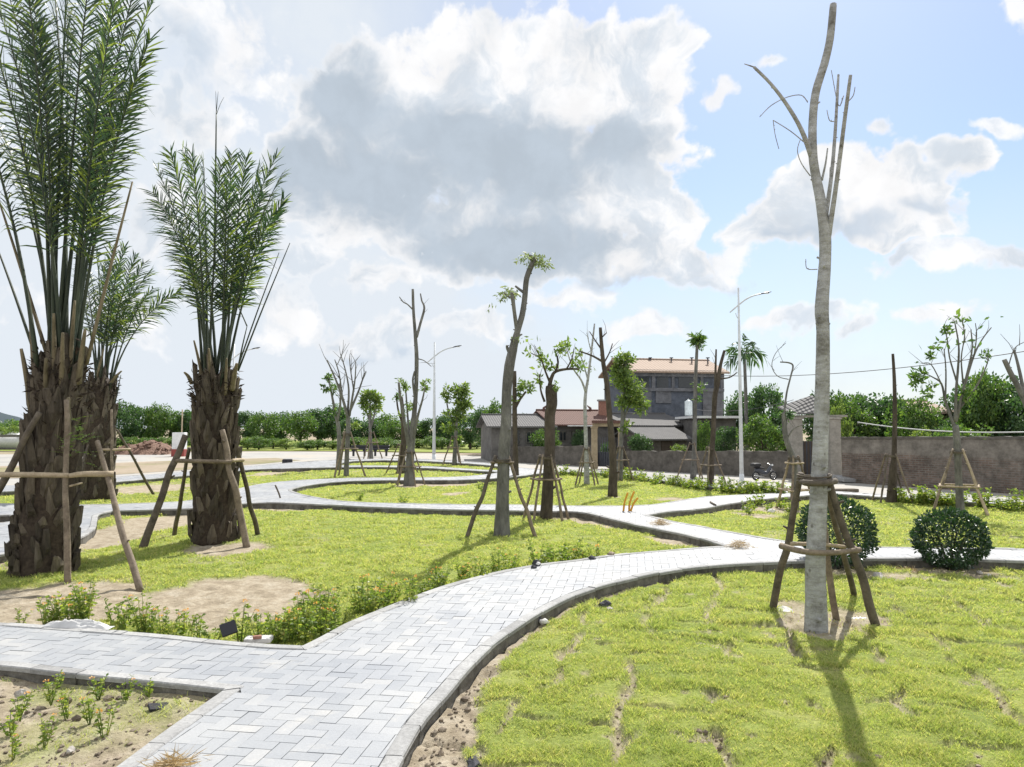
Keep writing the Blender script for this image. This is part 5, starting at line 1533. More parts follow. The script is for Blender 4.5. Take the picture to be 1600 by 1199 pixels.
def gable(name, label, x0, x1, Y0, Y1, eave_py, ridge_py, depth, wmat, rmat, wins=(), doors=(), over=0.3, cat='house', base=0.0, extra=None, hip=0.0, th=0.09):
    """house with its front wall from pixel x0 at distance Y0 to pixel x1 at distance Y1"""
    A = V(x0, 690, Y0); B = V(x1, 690, Y1); A.z = B.z = 0; og = Vector(((A.x + B.x) / 2, (A.y + B.y) / 2, 0))
    t = thing(name, label, cat, og); d = (B - A).normalized(); n = Vector((-d.y, d.x, 0)); L = (B - A).length
    ze = V((x0 + x1) / 2, eave_py, (Y0 + Y1) / 2).z; zr = V((x0 + x1) / 2, ridge_py, (Y0 + Y1) / 2 + depth * 0.5).z; zr = max(zr, ze + 0.3)
    C_, D_ = B + n * depth, A + n * depth; M0, M1 = A + n * depth / 2, B + n * depth / 2
    mb = MB()
    P = lambda p, z: (p.x, p.y, z)
    zw = ze + 0.02; zg = zr - 0.12
    mb.add([P(A, base - .12), P(B, base - .12), P(C_, base - .12), P(D_, base - .12), P(A, zw), P(B, zw), P(C_, zw), P(D_, zw), P(M0, zg), P(M1, zg)],
           [(0, 1, 5, 4), (1, 2, 6, 9, 5), (2, 3, 7, 6), (3, 0, 4, 8, 7)])
    o = mb.build('wall', MAT[wmat], t, og); uv_wall(o, og, d)
    mb = MB(); sl = (zr - ze) / (depth / 2); oe = over * sl
    e0, e1 = A - n * over - d * over, B - n * over + d * over; f0, f1 = D_ + n * over - d * over, C_ + n * over + d * over; r0, r1 = M0 - d * (over - hip), M1 + d * (over - hip)
    for q in ([(e0, ze - oe), (e1, ze - oe), (r1, zr), (r0, zr)], [(f1, ze - oe), (f0, ze - oe), (r0, zr), (r1, zr)]):
        vs = [P(p, z) for p, z in q] + [P(p, z + th) for p, z in q]
        mb.add(vs, [(3, 2, 1, 0), (4, 5, 6, 7), (0, 1, 5, 4), (1, 2, 6, 5), (2, 3, 7, 6), (3, 0, 4, 7)])
    rf = mb.build('roof', MAT[rmat], t, og); set_uv(rf, lambda v: (v.x * d.x + v.y * d.y, (v.x * n.x + v.y * n.y) * 1.2))
    mb = MB(); mb.tube([Vector(P(r0, zr + th)), Vector(P(r1, zr + th))], 0.09, 8); mb.build('ridge', MAT[rmat], rf, og) if True else None
    set_uv(rf.children[0], lambda v: (v.x, v.z))
    def on(px, py):
        dr = pix_dir(px, py); k = n.dot(A - Vector((0, 0, CAM_H))) / n.dot(dr); return Vector((0, 0, CAM_H)) + dr * k
    for (a, b, c, e) in wins:
        p, q = on(a, e), on(c, b); p.z, q.z = min(p.z, q.z), max(p.z, q.z)
        fr = MB(); slab(fr, p - n * 0.05, q - n * 0.05, 0.06, p.z, q.z); f = fr.build('window', MAT['kerb_body'], t, og)
        g = MB(); w = (q - p); w.z = 0; slab(g, p + w * 0.07 - n * 0.065, q - w * 0.07 - n * 0.065, 0.03, p.z + 0.06, q.z - 0.06); g.build('pane', MAT['window_dark'], f, og)
        br = MB(); m = lerp(p, q, 0.5); br.box((m.x - n.x * .075, m.y - n.y * .075, (p.z + q.z) / 2), (0.05, 0.02, q.z - p.z - 0.1)); br.build('mullion', MAT['kerb_body'], f, og)
    for (a, b, c, e) in doors:
        p, q = on(a, e), on(c, b); fr = MB(); slab(fr, p - n * 0.04, q - n * 0.04, 0.06, max(0, min(p.z, q.z)), max(p.z, q.z)); fr.build('door', MAT['wood_door'], t, og)
    return t, on, n, d, og, (A, B, ze, zr)

gable('house', 'grey-roofed plastered house at the far left of the house row', 768, 862, 43.5, 44, 667, 651, 6, 'house_plaster', 'tile_grey', [(803, 671, 812, 696), (822, 674, 836, 692)], [(842, 674, 852, 700)])
hB = gable('house', 'low house with a weathered red tile roof and a ridge ornament', 868, 956, 44.2, 45, 664, 644, 6.5, 'house_plaster', 'tile_red', [(874, 674, 884, 690), (893, 674, 903, 690)], [(907, 674, 918, 700)])
def ornament():
    t, on, n, d, og, (A, B, ze, zr) = hB; mb = MB()
    for s in (0.06, 0.94):
        p = lerp(A, B, s) + n * 3.25; mb.tube([Vector((p.x, p.y, zr)), Vector((p.x, p.y, zr + 0.25)), Vector((p.x + (0.2 if s < .5 else -.2), p.y, zr + 0.42))], [0.14, 0.09, 0.03], 6)
    mb.build('ridge_ornament', MAT['tile_red'], t, og)
    aw = MB(); a, b = on(886, 664), on(935, 664); aw.box(((a.x + b.x) / 2, a.y - 0.65, a.z - 0.06), (b.x - a.x, 1.2, 0.06)); o = aw.build('awning', MAT['white_paint'], t, og)
ornament()
gable('house', 'long low house under a dark grey tile roof', 984, 1078, 45, 46.5, 665, 649, 6.5, 'house_plaster', 'tile_grey', [(990, 668, 1000, 684)], [])
gable('shed', 'sagging shed with a corrugated lean-to roof in front of the long grey-roofed house', 1008, 1074, 41.5, 42.5, 686, 669, 3.5, 'wall_cement', 'tile_grey', [], [(1033, 689, 1050, 704)], 0.25, 'shed')
g3 = post('cream gate post with flaking paint beside the dark yard gate', 925, 934, 731, 669, 'house_cream')
g4 = post('right cream gate post by the shed', 967, 974, 732, 672, 'house_cream')
def yard_gate():
    a, b = g3[1], g4[1]; og = Vector(((a.x + b.x) / 2, (a.y + b.y) / 2, 0)); t = thing('gate', 'dark barred yard gate under a red tiled lintel', 'gate', og)
    mb = MB(); slab(mb, a + Vector((g3[2] * .55, 0, 0)), b - Vector((g4[2] * .55, 0, 0)), 0.03, 0.05, 0.75); mb.build('panel', MAT['dark_metal'], t, og)
    for k in range(9):
        p = lerp(a, b, 0.12 + 0.76 * k / 8); mb = MB(); mb.tube([Vector((p.x, p.y - .02, 0.05)), Vector((p.x, p.y - .02, 1.45))], 0.018, 6); mb.build('bar', MAT['dark_metal'], t, og)
    mb = MB(); slab(mb, a + Vector((-.1, -.1, 0)), b + Vector((.1, -.1, 0)), 0.4, g3[3] + .07, g3[3] + .22); o = mb.build('lintel', MAT['house_cream'], t, og); uv_wall(o)
    mb = MB(); slab(mb, a + Vector((-.15, -.25, 0)), b + Vector((.15, -.25, 0)), 0.8, g3[3] + .225, g3[3] + .36); o = mb.build('tiled_cap', MAT['tile_red'], t, og); set_uv(o, lambda v: (v.x, v.y))
yard_gate()

# the tall unfinished building
def big_building():
    Yl, Yr = 50.0, 51.3
    t, on, n, d, og, (A, B, ze, zr) = gable('building', 'tall unfinished grey cement building with a tan gabled roof', 986, 1131, Yl, Yr, 581, 565, 5.5, 'cement_blue', 'roof_tan', [], [], 0.35, 'building', th=0.12)
    def panel(name, a, b, c, e, mat, out, th=0.12):
        p, q = on(a, e), on(c, b); mb = MB(); slab(mb, p - n * out, q - n * out, th, min(p.z, q.z), max(p.z, q.z)); o = mb.build(name, MAT[mat], t, og); uv_wall(o, og, d)
    panel('beam', 988, 580, 1130, 588, 'cement_grey', 0.14)
    panel('floor_slab', 988, 607.5, 1130, 611, 'cement_grey', 0.16)
    for x0, x1 in ((988, 992), (1018, 1023), (1049, 1053), (1094, 1098), (1125, 1130)): panel('column', x0, 588.5, x1, 607, 'cement_grey', 0.10)
    panel('wall_panel', 993, 611.5, 1017, 650, 'cement_grey', 0.09); panel('wall_panel', 1024, 611.5, 1048, 630, 'cement_grey', 0.085); panel('wall_panel', 1098, 611.5, 1130, 655, 'cement_grey', 0.09)
    for x0, x1 in ((995, 1014), (1026, 1044), (1060, 1090)):
        p, q = on(x0, 606), on(x1, 590); mb = MB(); slab(mb, p - n * 0.03, q - n * 0.03, 0.05, min(p.z, q.z), max(p.z, q.z)); mb.build('opening', MAT['window_dark'], t, og)
    for px in (1016, 1049, 1081, 1106):
        p = V(px, 570, 53.0); mb = MB(); mb.tube([p, p + Vector((0, 0, 0.45))], 0.05, 6); mb.box((p.x, p.y, p.z + 0.48), (0.22, 0.22, 0.06)); mb.build('roof_vent', MAT['dark_metal'], t, og)
big_building()
def tank():
    Y = 47.5; p0, p1 = V(1070, 650, Y), V(1081.5, 625, Y); r = (p1.x - p0.x) / 2; c = Vector(((p0.x + p1.x) / 2, Y, 0))
    h = p1.z - p0.z; t = thing('water_tank', 'pale cylindrical water tank before the tall grey building', 'water tank', (c.x, c.y, 0))
    mb = MB(); mb.lathe([(r * .98, p0.z), (r, p0.z + .05), (r, p0.z + h * .82), (r * .93, p0.z + h * .9), (r * .4, p0.z + h * .97)], (c.x, c.y, 0), 20); mb.build('tank_body', MAT['tank'], t, c)
    mb = MB(); mb.lathe([(r * .3, p0.z + h * .96), (r * .3, p0.z + h * 1.02), (r * .2, p0.z + h * 1.04)], (c.x, c.y, 0), 12); mb.build('lid', MAT['tank'], t, c)
    mb = MB()
    for sx in (-1, 1):
        for sy in (-1, 1): mb.box((c.x + sx * r * .7, c.y + sy * r * .7, p0.z / 2), (0.09, 0.09, p0.z))
    mb.box((c.x, c.y, p0.z - 0.03), (r * 2.1, r * 2.1, 0.05)); mb.build('stand', MAT['dark_metal'], t, c)
tank()
def brick_stack():
    Y = 47.0; a, b = V(936, 642, Y), V(951, 627, Y); t = thing('brick_parapet', 'unplastered red brick parapet beside the tall grey building', 'parapet', (a.x, Y, 0))
    mb = MB(); mb.box(((a.x + b.x) / 2, Y + .2, (b.z) / 2), (b.x - a.x, .4, b.z)); o = mb.build('brickwork', MAT['brick_red'], t, t.location)
    mb = MB(); mb.box(((a.x + b.x) / 2, Y + .2, b.z + .05), (b.x - a.x + .15, .55, .1)); o = mb.build('cap', MAT['kerb'], t, t.location)
brick_stack()
def flat_roof():
    Y = 43.0; a, b = V(1080, 652, Y), V(1158, 652, Y); t = thing('house', 'flat-roofed house with a pale roof edge half hidden by trees', 'house', ((a.x + b.x) / 2, Y, 0))
    mb = MB(); mb.box(((a.x + b.x) / 2, Y + 2.2, a.z / 2 - .1), (b.x - a.x - .5, 4, a.z)); o = mb.build('wall', MAT['house_plaster'], t, t.location); uv_wall(o)
    mb = MB(); mb.box(((a.x + b.x) / 2, Y + 2.0, a.z), (b.x - a.x, 4.6, .13)); o = mb.build('roof', MAT['white_paint'], t, t.location)
    w = V(1105, 672, Y); f = MB(); f.box((w.x, Y + 0.17, w.z), (0.9, 0.06, 0.9)); f.build('window', MAT['window_dark'], t, t.location)
flat_roof()
gable('house', 'house with a pale roof peeping between the trees behind the brick wall', 1448, 1486, 36, 36, 645, 630, 5, 'house_cream', 'roof_tan', [(1460, 650, 1470, 656)], [])

# ------------------------------------------------------------------ background trees
UNIT = {}
TREE_H = 2.2
def unit_tree(key, leaf, seed, clumps, n, size, low):
    """tree about 2 wide and 2.2 high: rounded crown of leaf clumps on a branching trunk"""
    rng = np.random.default_rng(seed); cl = []
    for k in range(clumps):
        d = rng.normal(size=3); d /= np.linalg.norm(d); r = rng.uniform(0.35, 1) ** 0.45
        z = low + (TREE_H - low) * (0.5 + 0.5 * d[2] * r * 0.86)
        lob = 1 + 0.16 * math.sin(3 * math.atan2(d[1], d[0]) + seed)
        s = rng.uniform(.7, 1.3)
        cl.append(((d[0] * r * 0.86 * lob, d[1] * r * 0.86 * lob, z), (0.30 * s, 0.30 * s, 0.22 * s)))
    m = n // clumps
    pts = crown_points(rng, cl, m, 0.36); pts[:, 2] = np.clip(pts[:, 2], 0.03, None)
    cen = np.repeat(np.array([c[0] for c in cl]), m, 0)
    d = rng.normal(size=pts.shape) * 0.8 + (pts - cen) * 3.0; d[:, 2] -= 0.25
    mb = MB(); mb.leaves(pts, size, rng, 0.6, dirs=d)
    root = thing('background_tree', 'dense tree', 'tree')
    mb.build('crown', MAT[leaf], root)
    tb = MB(); rnd = random.Random(seed)
    tb.tube([Vector((0, 0, -0.04)), Vector((.03, 0, low + .2)), Vector((-.03, .03, 1.2))], [0.09, 0.065, 0.03], 7, subdiv=3)
    for k in range(7):
        c = cl[rnd.randrange(len(cl))][0]; tb.tube([Vector((0, 0, low + .1 + .1 * k)), Vector((c[0] * .5, c[1] * .5, c[2] * .75)), Vector(c)], [0.03, .018, .006], 5, subdiv=2)
    tb.build('trunk', MAT['bark_dark'], root)
    UNIT[key] = root
unit_tree('d1', 'leaf_dark', 201, 60, 5400, 0.105, 0.25)
unit_tree('d2', 'leaf_dark', 202, 46, 4600, 0.11, 0.35)
unit_tree('m1', 'leaf_mid', 203, 54, 4800, 0.105, 0.25)
unit_tree('m2', 'leaf_mid', 204, 38, 3400, 0.115, 0.35)
unit_tree('l1', 'leaf_light', 205, 34, 3000, 0.115, 0.25)
USED = set(); BGR = random.Random(50)
def bg(key, px, top, hw, Y, label, group):
    src = UNIT[key]
    if key in USED: o = copy_tree(src)
    else: o = src; USED.add(key)
    p = V(px, top, Y); s = hw * 1.12 * Y / F_PX
    o.location = (p.x, Y, -0.1); o.rotation_euler = (0, 0, BGR.uniform(0, 6.28)); o.scale = (s, s, (p.z + 0.1) / TREE_H)
    tag(o, label, 'tree', group)
GR = 'trees along the far edge of the site'
for spec in [
    ('m1', 14, 655, 30, 74, 'mid green tree at the far left edge behind the largest palm'),
    ('d1', 195, 629, 24, 76, 'dark tree in the far row just right of the half hidden palm'),
    ('d2', 222, 636, 24, 80, 'dark tree over the red earth mound'), ('m1', 245, 633, 22, 78, 'green tree over the red earth mound'),
    ('m2', 268, 631, 22, 79, 'green tree left of the white meter cabinet'), ('d1', 290, 634, 22, 80, 'dark tree directly behind the meter cabinet'),
    ('d2', 388, 638, 22, 79, 'dark tree in the far row right of the middle palm'), ('m1', 412, 637, 20, 76, 'broad green tree in the far row right of the middle palm'),
    ('d1', 440, 640, 26, 80, 'dark tree midway between middle palm and vase-shaped tree'), ('m2', 470, 640, 24, 75, 'yellowish tree left of the vase-shaped bare tree'),
    ('d2', 498, 633, 26, 82, 'taller dark tree behind the half-bare tree'), ('d1', 522, 634, 22, 84, 'dark tree behind the vase-shaped bare tree'), ('d2', 548, 652, 22, 76, 'low dark tree right behind the vase-shaped tree trunk'),
    ('m1', 600, 646, 24, 78, 'green tree between the small layered tree and the multi-stemmed tree'), ('d1', 575, 650, 22, 76, 'dark tree behind the small layered tree'), ('m2', 618, 648, 20, 74, 'loose green tree behind the multi-stemmed tree'),
    ('m1', 652, 650, 20, 76, 'green tree just left of the left street lamp'), ('d2', 675, 650, 20, 76, 'dark tree behind the left street lamp'), ('d1', 700, 648, 22, 74, 'dark tree behind the full-crowned sapling'),
    ('d2', 735, 648, 20, 70, 'dark tree right of the full-crowned sapling')]:
    bg(spec[0], spec[1], spec[2] + BGR.uniform(-6, 5), spec[3] * BGR.uniform(0.85, 1.3), *spec[4:], GR)
GH = 'trees among the houses'
for spec in [
    ('d1', 757, 634, 22, 58, 'dark tree left of the curved tall tree'), ('m1', 778, 622, 22, 56, 'tall green tree directly behind the curved tall tree'), ('d2', 818, 642, 16, 55, 'small dark tree over the grey house roof'),
    ('m2', 852, 665, 20, 42.5, 'low leafy tree before the plastered house'), ('d2', 905, 668, 11, 43, 'small dark tree by the white awning'), ('d1', 950, 690, 12, 42, 'dark shrub-like tree inside the yard gate'),
    ('d1', 1000, 676, 17, 40.8, 'dark tree at the left corner of the shed'), ('l1', 1060, 694, 15, 40.5, 'bright low tree in front of the shed'), ('m1', 1100, 655, 14, 41, 'yellow-green tree at the flat-roofed house'),
    ('d2', 1135, 662, 22, 39, 'dark tree in front of the flat-roofed house'), ('d1', 1165, 608, 30, 46, 'tall dark tree behind the right street lamp'), ('d2', 1195, 592, 30, 44, 'tallest dark tree right of the right street lamp'),
    ('m1', 1190, 645, 32, 37, 'broad green tree over the cement wall right of the lamp'), ('d1', 1225, 628, 24, 42, 'dark tree left of the gate posts')]:
    bg(*spec, GH)
GW = 'trees behind the brick wall'
for spec in [
    ('d1', 1290, 604, 35, 37, 'dark tree behind the gate canopy'), ('m1', 1322, 612, 40, 36, 'rounded green tree right of the tall bare tree'), ('d2', 1352, 607, 43, 38, 'highest rounded tree between bare tree and pole-like trunk'),
    ('l1', 1310, 628, 18, 33, 'bright yellow-green tree peeping over the gate canopy'), ('d1', 1388, 616, 40, 37, 'dark tree directly behind the pole-like trunk'), ('m2', 1430, 610, 35, 34, 'loose green tree left of the many-limbed tree'),
    ('d2', 1425, 632, 37, 38, 'dark tree between the pole-like trunk and the many-limbed tree'), ('l1', 1440, 668, 24, 29, 'bright bushy tree just over the brick wall'), ('d1', 1520, 590, 45, 36, 'big dark tree right behind the many-limbed tree'),
    ('d2', 1555, 575, 54, 34, 'biggest dark tree near the right edge'), ('m1', 1540, 574, 35, 33, 'green-topped tree over the biggest dark one'), ('d1', 1610, 598, 54, 32, 'dark tree at the right edge behind the leaning forked tree'),
    ('m2', 1500, 655, 40, 30, 'low loose tree behind the wall at the many-limbed tree'), ('d2', 1475, 648, 27, 33, 'low dark tree below the pale roof')]:
    bg(*spec, GW)
# low scrub under the far row and on the verge
SC = 'scrub along the far verge'
for k, px in enumerate(range(365, 760, 22)):
    bg(('m2', 'l1', 'm1')[k % 3], px + BGR.uniform(-6, 6), 684 + BGR.uniform(-4, 6), 17, 70 + BGR.uniform(-3, 3), 'low light scrub at the foot of the far tree row', SC)
for k, px in enumerate((182, 205, 232, 258, 300)):
    bg(('m2', 'm1')[k % 2], px, 682, 16, 74, 'low scrub behind the red earth mound', SC)
for k, px in enumerate((-10, 25)):
    bg('l1', px, 664, 22, 70, 'light scrub by the long white shed roof at the far left', SC)
sheet('dirt_strip', [tuple(G(*p)[:2]) for p in [(-300, 754), (0, 746), (180, 740), (300, 732), (400, 724), (470, 718), (430, 714.5), (300, 717.5), (180, 722), (0, 727), (-300, 734)]], -0.052, MAT['ground'], 'strip of bare pinkish dirt beside the road at the left')
sheet('verge', [tuple(G(*p)[:2]) for p in [(-600, 706), (0, 704), (170, 703), (300, 703.5), (400, 703.5), (560, 704), (700, 706), (760, 707), (760, 690), (300, 687), (-600, 688)]], -0.045, MAT['lawn'], 'weedy green verge below the far trees')

def hill():
    rng = np.random.default_rng(3); mb = MB(); vs, fs = [], []; n = 40
    for i in range(n + 1):
        px = -260 + 300 * i / n; h = 669 - 31 * math.exp(-((px + 40) / 80.0) ** 2) - 3 * vnoise(np.array([px * .1]), np.array([0.]), 4)[0]
        p = V(px, h, 420); q = V(px, 672, 400); r = V(px, 672, 520); vs += [tuple(q), tuple(p), (p.x * 1.2, 520, -1)]
    for i in range(n): 
        for k in range(2): fs.append((i * 3 + k, i * 3 + 3 + k, i * 3 + 4 + k, i * 3 + 1 + k))
    mb.add(vs, fs, True); o = mb.build('hills', MAT['hill']); tag(o, 'distant dark hill at the left edge', None, None, 'structure')
hill()
def far_shed():
    a, b = V(-120, 676, 68), V(33, 676, 68); t = thing('greenhouse', 'long low pale greenhouse roof at the far left edge', 'greenhouse', ((a.x + b.x) / 2, 70, 0))
    mb = MB(); mb.box(((a.x + b.x) / 2, 70.5, a.z / 2 - .2), (b.x - a.x, 4, a.z)); o = mb.build('wall', MAT['house_plaster'], t, t.location); uv_wall(o)
    mb = MB(); mb.tube([Vector((a.x, 70.5, a.z - .9)), Vector((b.x, 70.5, a.z - .9))], [2.3, 2.3], 24, flat=0.42); mb.build('roof', MAT['plastic_white'], t, t.location)
far_shed()

# red earth mound
def mound():
    c = G(232, 708); c.y -= 0; s = c.y / F_PX; rng = np.random.default_rng(6); mb = MB(); vs, fs = [], []; n, m = 46, 18
    for j in range(m + 1):
        for i in range(n + 1):
            u = -1 + 2 * i / n; v = -1 + 2 * j / m; x = u * 48 * s; y = v * 2.4
            h = max(0, 1 - abs(u) ** 2.2) * max(0, 1 - v * v) * (0.55 + 0.9 * fbm(np.array([u * 3 + 9]), np.array([v * 2]), 8, 4)[0]) * 17 * s * 1.0
            vs.append((c.x + x, c.y + y, -0.08 + h))
    for j in range(m):
        for i in range(n): fs.append((j * (n + 1) + i, j * (n + 1) + i + 1, (j + 1) * (n + 1) + i + 1, (j + 1) * (n + 1) + i))
    mb.add(vs, fs, False)
    for k in range(160):
        u, v = rng.uniform(-1, 1), rng.uniform(-1, 0.6); hh = max(0, 1 - abs(u) ** 2.2) * max(0, 1 - v * v) * 17 * s
        mb.rock((c.x + u * 50 * s, c.y + v * 2.6, hh * rng.uniform(.85, 1.15)), rng.uniform(0.05, 0.16), rng, 1)
    o = mb.build('earth_mound', MAT['mound'], None, (c.x, c.y, 0)); tag(o, 'heap of red-brown earth beside the white meter cabinet', 'earth mound')
mound()
def cabinet():
    p = G(280, 712); s = p.y / F_PX; t = thing('meter_cabinet', 'white meter cabinet on a dark red base with a thin pole', 'cabinet', p)
    w = 19 * s; zt = V(280, 676, p.y).z; zb = V(280, 702, p.y).z
    mb = MB(); mb.box((p.x, p.y, (zt + zb) / 2), (w, w * .6, zt - zb), 0, 0.02); mb.build('box', MAT['white_paint'], t, p)
    mb = MB(); mb.box((p.x, p.y, zb / 2 - .04), (w * 1.06, w * .68, zb + .08), 0, 0.02); mb.build('base', MAT['red_paint'], t, p)
    mb = MB(); mb.box((p.x + w * .1, p.y - w * .3 - .012, (zt + zb) / 2), (w * .7, .02, (zt - zb) * .8), 0, 0.006); mb.build('door', MAT['white_paint'], t, p)
    mb = MB(); q = V(285, 640, p.y + .4); mb.tube([Vector((q.x, q.y, 0)), Vector((q.x, q.y, q.z))], 0.045, 7); mb.build('pole', MAT['stake_pale'], t, p)
cabinet()

# ------------------------------------------------------------------ street lamps
def street_lamp(label, px, base_py, top_py, scale_px, Y=None):
    p = G(px, base_py) if Y is None else V(px, base_py, Y); p.z = -0.06; Y = p.y; s = Y / F_PX * scale_px; H = V(px, top_py, Y).z
    t = thing('street_lamp', label, 'street lamp', p, 0, 'street lamps along the road')
    mb = MB(); mb.tube([p, Vector((p.x, Y, H * .5)), Vector((p.x, Y, H))], [3.4 * s, 2.5 * s, 1.5 * s], 12); mb.build('pole', MAT['lamp_metal'], t, p)
    mb = MB(); mb.lathe([(5.5 * s, 0), (5.5 * s, 2 * s), (3.8 * s, 4 * s), (3.5 * s, 14 * s)], p, 12); mb.build('base', MAT['lamp_metal'], t, p)
    def q(dx, dy): return Vector((p.x + dx * s, Y, H - dy * s))
    mb = MB(); mb.tube([q(-14, 39), q(-7, 33), q(0, 27), q(12, 18), q(24, 12.5), q(36, 9.5)], [1.0 * s, 1.2 * s, 1.3 * s, 1.2 * s, 1.1 * s, 1.1 * s], 8, subdiv=4); mb.build('arm', MAT['lamp_metal'], t, p)
    mb = MB(); mb.tube([q(-5, 40), q(-3, 46), q(0, 50)], [.6 * s] * 3, 6, subdiv=3); mb.build('brace', MAT['lamp_metal'], t, p)
    mb = MB(); mb.tube([q(34, 10), q(39, 8.6), q(47, 7), q(52, 6.2)], [1.1 * s, 2.4 * s, 2.2 * s, .7 * s], 10, flat=0.5, subdiv=3); h = mb.build('lamp_head', MAT['dark_metal'], t, p)
    mb = MB(); c = q(44, 8.9); mb.box((c.x, c.y, c.z), (9 * s, 3 * s, .8 * s), 0, .1 * s); mb.build('lamp_glass', MAT['lamp_glass'], h, p)
street_lamp('tall grey street lamp with a curved arm in front of the cement wall', 1159, 752, 450, 1.0)
street_lamp('street lamp behind the oval lawn between the multi-stemmed tree and the sapling', 678, 720, 535, 0.82)
street_lamp('farthest street lamp mostly hidden behind the middle palm', 362, 716, 538, 0.80)

# ------------------------------------------------------------------ wires
def wire(label, a, b, sag, r, mat):
    mb = MB(); pts = [lerp(a, b, k / 24) - Vector((0, 0, sag * 4 * (k / 24) * (1 - k / 24))) for k in range(25)]
    mb.tube(pts, r, 5); c = lerp(a, b, .5); o = mb.build('power_line', MAT[mat], None, c); tag(o, label, 'power line')
wire('overhead wire crossing the sky behind the tall bare tree', V(1128, 587, 46), V(1760, 522, 26), 0.5, 0.018, 'wire')
wire('pale cable hung along the top of the brick wall', V(1340, 660, 28), V(1720, 668, 22), 0.25, 0.02, 'wire_pale')
wire('cable running from the tall grey building to the trees by the lamp', V(1085, 640, 44), V(1240, 625, 40), 0.3, 0.016, 'wire')

# ------------------------------------------------------------------ slender areca palm behind the lamp
def areca():
    Y = 43; c = V(1163, 556, Y); b = Vector((c.x, Y, 0)); t = thing('areca_palm', 'slender areca palm with a drooping crown behind the right street lamp', 'palm tree', b)
    mb = MB(); mb.tube([b, Vector((c.x + .05, Y, c.z * .5)), c], [.12, .10, .08], 9, subdiv=3); mb.build('trunk', MAT['bark_grey'], t, b)
    rng = np.random.default_rng(9)
    for k, (tx, ty, dy) in enumerate([(1135, 570, -.3), (1138, 548, .4), (1148, 537, .0), (1163, 524, .3), (1175, 535, -.4), (1186, 545, .2), (1193, 556, 0), (1182, 568, .7), (1150, 575, .7), (1165, 560, -1.0)]):
        tip = V(tx, ty, Y + dy); mid = lerp(c, tip, .5) + Vector((0, 0, .45))
        rb, lb = frond_mesh(c, mid, tip, .12, 16, .5, rng, .03, .07, droop=.55); o = rb.build('frond', MAT['petiole'], t, b); lb.build('leaflets', MAT['leaf_dark'], o, b); o.children[0].location = (0, 0, 0)
areca()

# ------------------------------------------------------------------ motorbike, benches
def motorbike():
    p = G(1195, 751); s = 47 * p.y / F_PX / 1.9; t = thing('motorbike', 'dark loaded motorbike parked by the cement wall right of the lamp', 'motorbike', p, 0)
    t.scale = (s, s, s * 1.05); t.rotation_euler = (0, 0, 0.25)
    def torus(mb, c, R0, r, n=22, m=8):
        vs, fs = [], []
        for i in range(n):
            a = 2 * math.pi * i / n
            for j in range(m):
                b = 2 * math.pi * j / m; rr = R0 + r * math.cos(b); vs.append((c[0] + rr * math.cos(a), c[1] + r * math.sin(b), c[2] + rr * math.sin(a)))
        for i in range(n):
            for j in range(m): fs.append((i * m + j, ((i + 1) % n) * m + j, ((i + 1) % n) * m + (j + 1) % m, i * m + (j + 1) % m))
        mb.add(vs, fs, True)
    for x in (-.62, .62):
        mb = MB(); torus(mb, (x, 0, .28), .23, .05); w = mb.build('wheel', MAT['black'], t)
        r = MB(); torus(r, (x, 0, .28), .17, .018)
        for k in range(8):
            a = k * math.pi / 4; r.tube([Vector((x, 0, .28)), Vector((x + .17 * math.cos(a), 0, .28 + .17 * math.sin(a)))], .006, 4)
        r.tube([Vector((x, -.05, .28)), Vector((x, .05, .28))], .03, 8); r.build('rim', MAT['chrome'], w)
    mb = MB(); mb.tube([Vector((-.68, 0, .62)), Vector((-.45, 0, .60)), Vector((-.15, 0, .48)), Vector((.12, 0, .45)), Vector((.38, 0, .72)), Vector((.45, 0, .88))], [.10, .15, .14, .11, .10, .06], 12, subdiv=4); mb.build('body', MAT['dark_metal'], t)
    mb = MB(); mb.tube([Vector((-.75, 0, .78)), Vector((-.4, 0, .78)), Vector((-.02, 0, .70))], [.08, .12, .08], 12, flat=.5, subdiv=4); mb.build('seat', MAT['black'], t)
    mb = MB(); mb.tube([Vector((.44, 0, .88)), Vector((.52, 0, .6)), Vector((.62, 0, .28))], [.035] * 3, 8); mb.build('fork', MAT['chrome'], t)
    mb = MB(); mb.tube([Vector((.36, -.30, 1.0)), Vector((.44, -.1, .95)), Vector((.44, .1, .95)), Vector((.36, .30, 1.0))], .018, 7, subdiv=3); mb.build('handlebar', MAT['chrome'], t)
    mb = MB(); mb.rock((.52, 0, .90), .085, np.random.default_rng(1), 2); mb.build('headlight', MAT['lamp_glass'], t)
    mb = MB(); mb.tube([Vector((-.1, -.12, .28)), Vector((-.5, -.14, .26)), Vector((-.8, -.14, .34))], [.03, .045, .05], 8); mb.build('exhaust', MAT['chrome'], t)
    mb = MB(); mb.box((-.62, 0, .93), (.5, .55, .22), 0, .05); mb.build('luggage', MAT['black'], t)
    mb = MB(); mb.tube([Vector((.36, 0, .52)), Vector((.55, 0, .56)), Vector((.80, 0, .48))], [.05, .07, .04], 8, flat=.4, subdiv=3); mb.build('mudguard', MAT['dark_metal'], t)
motorbike()
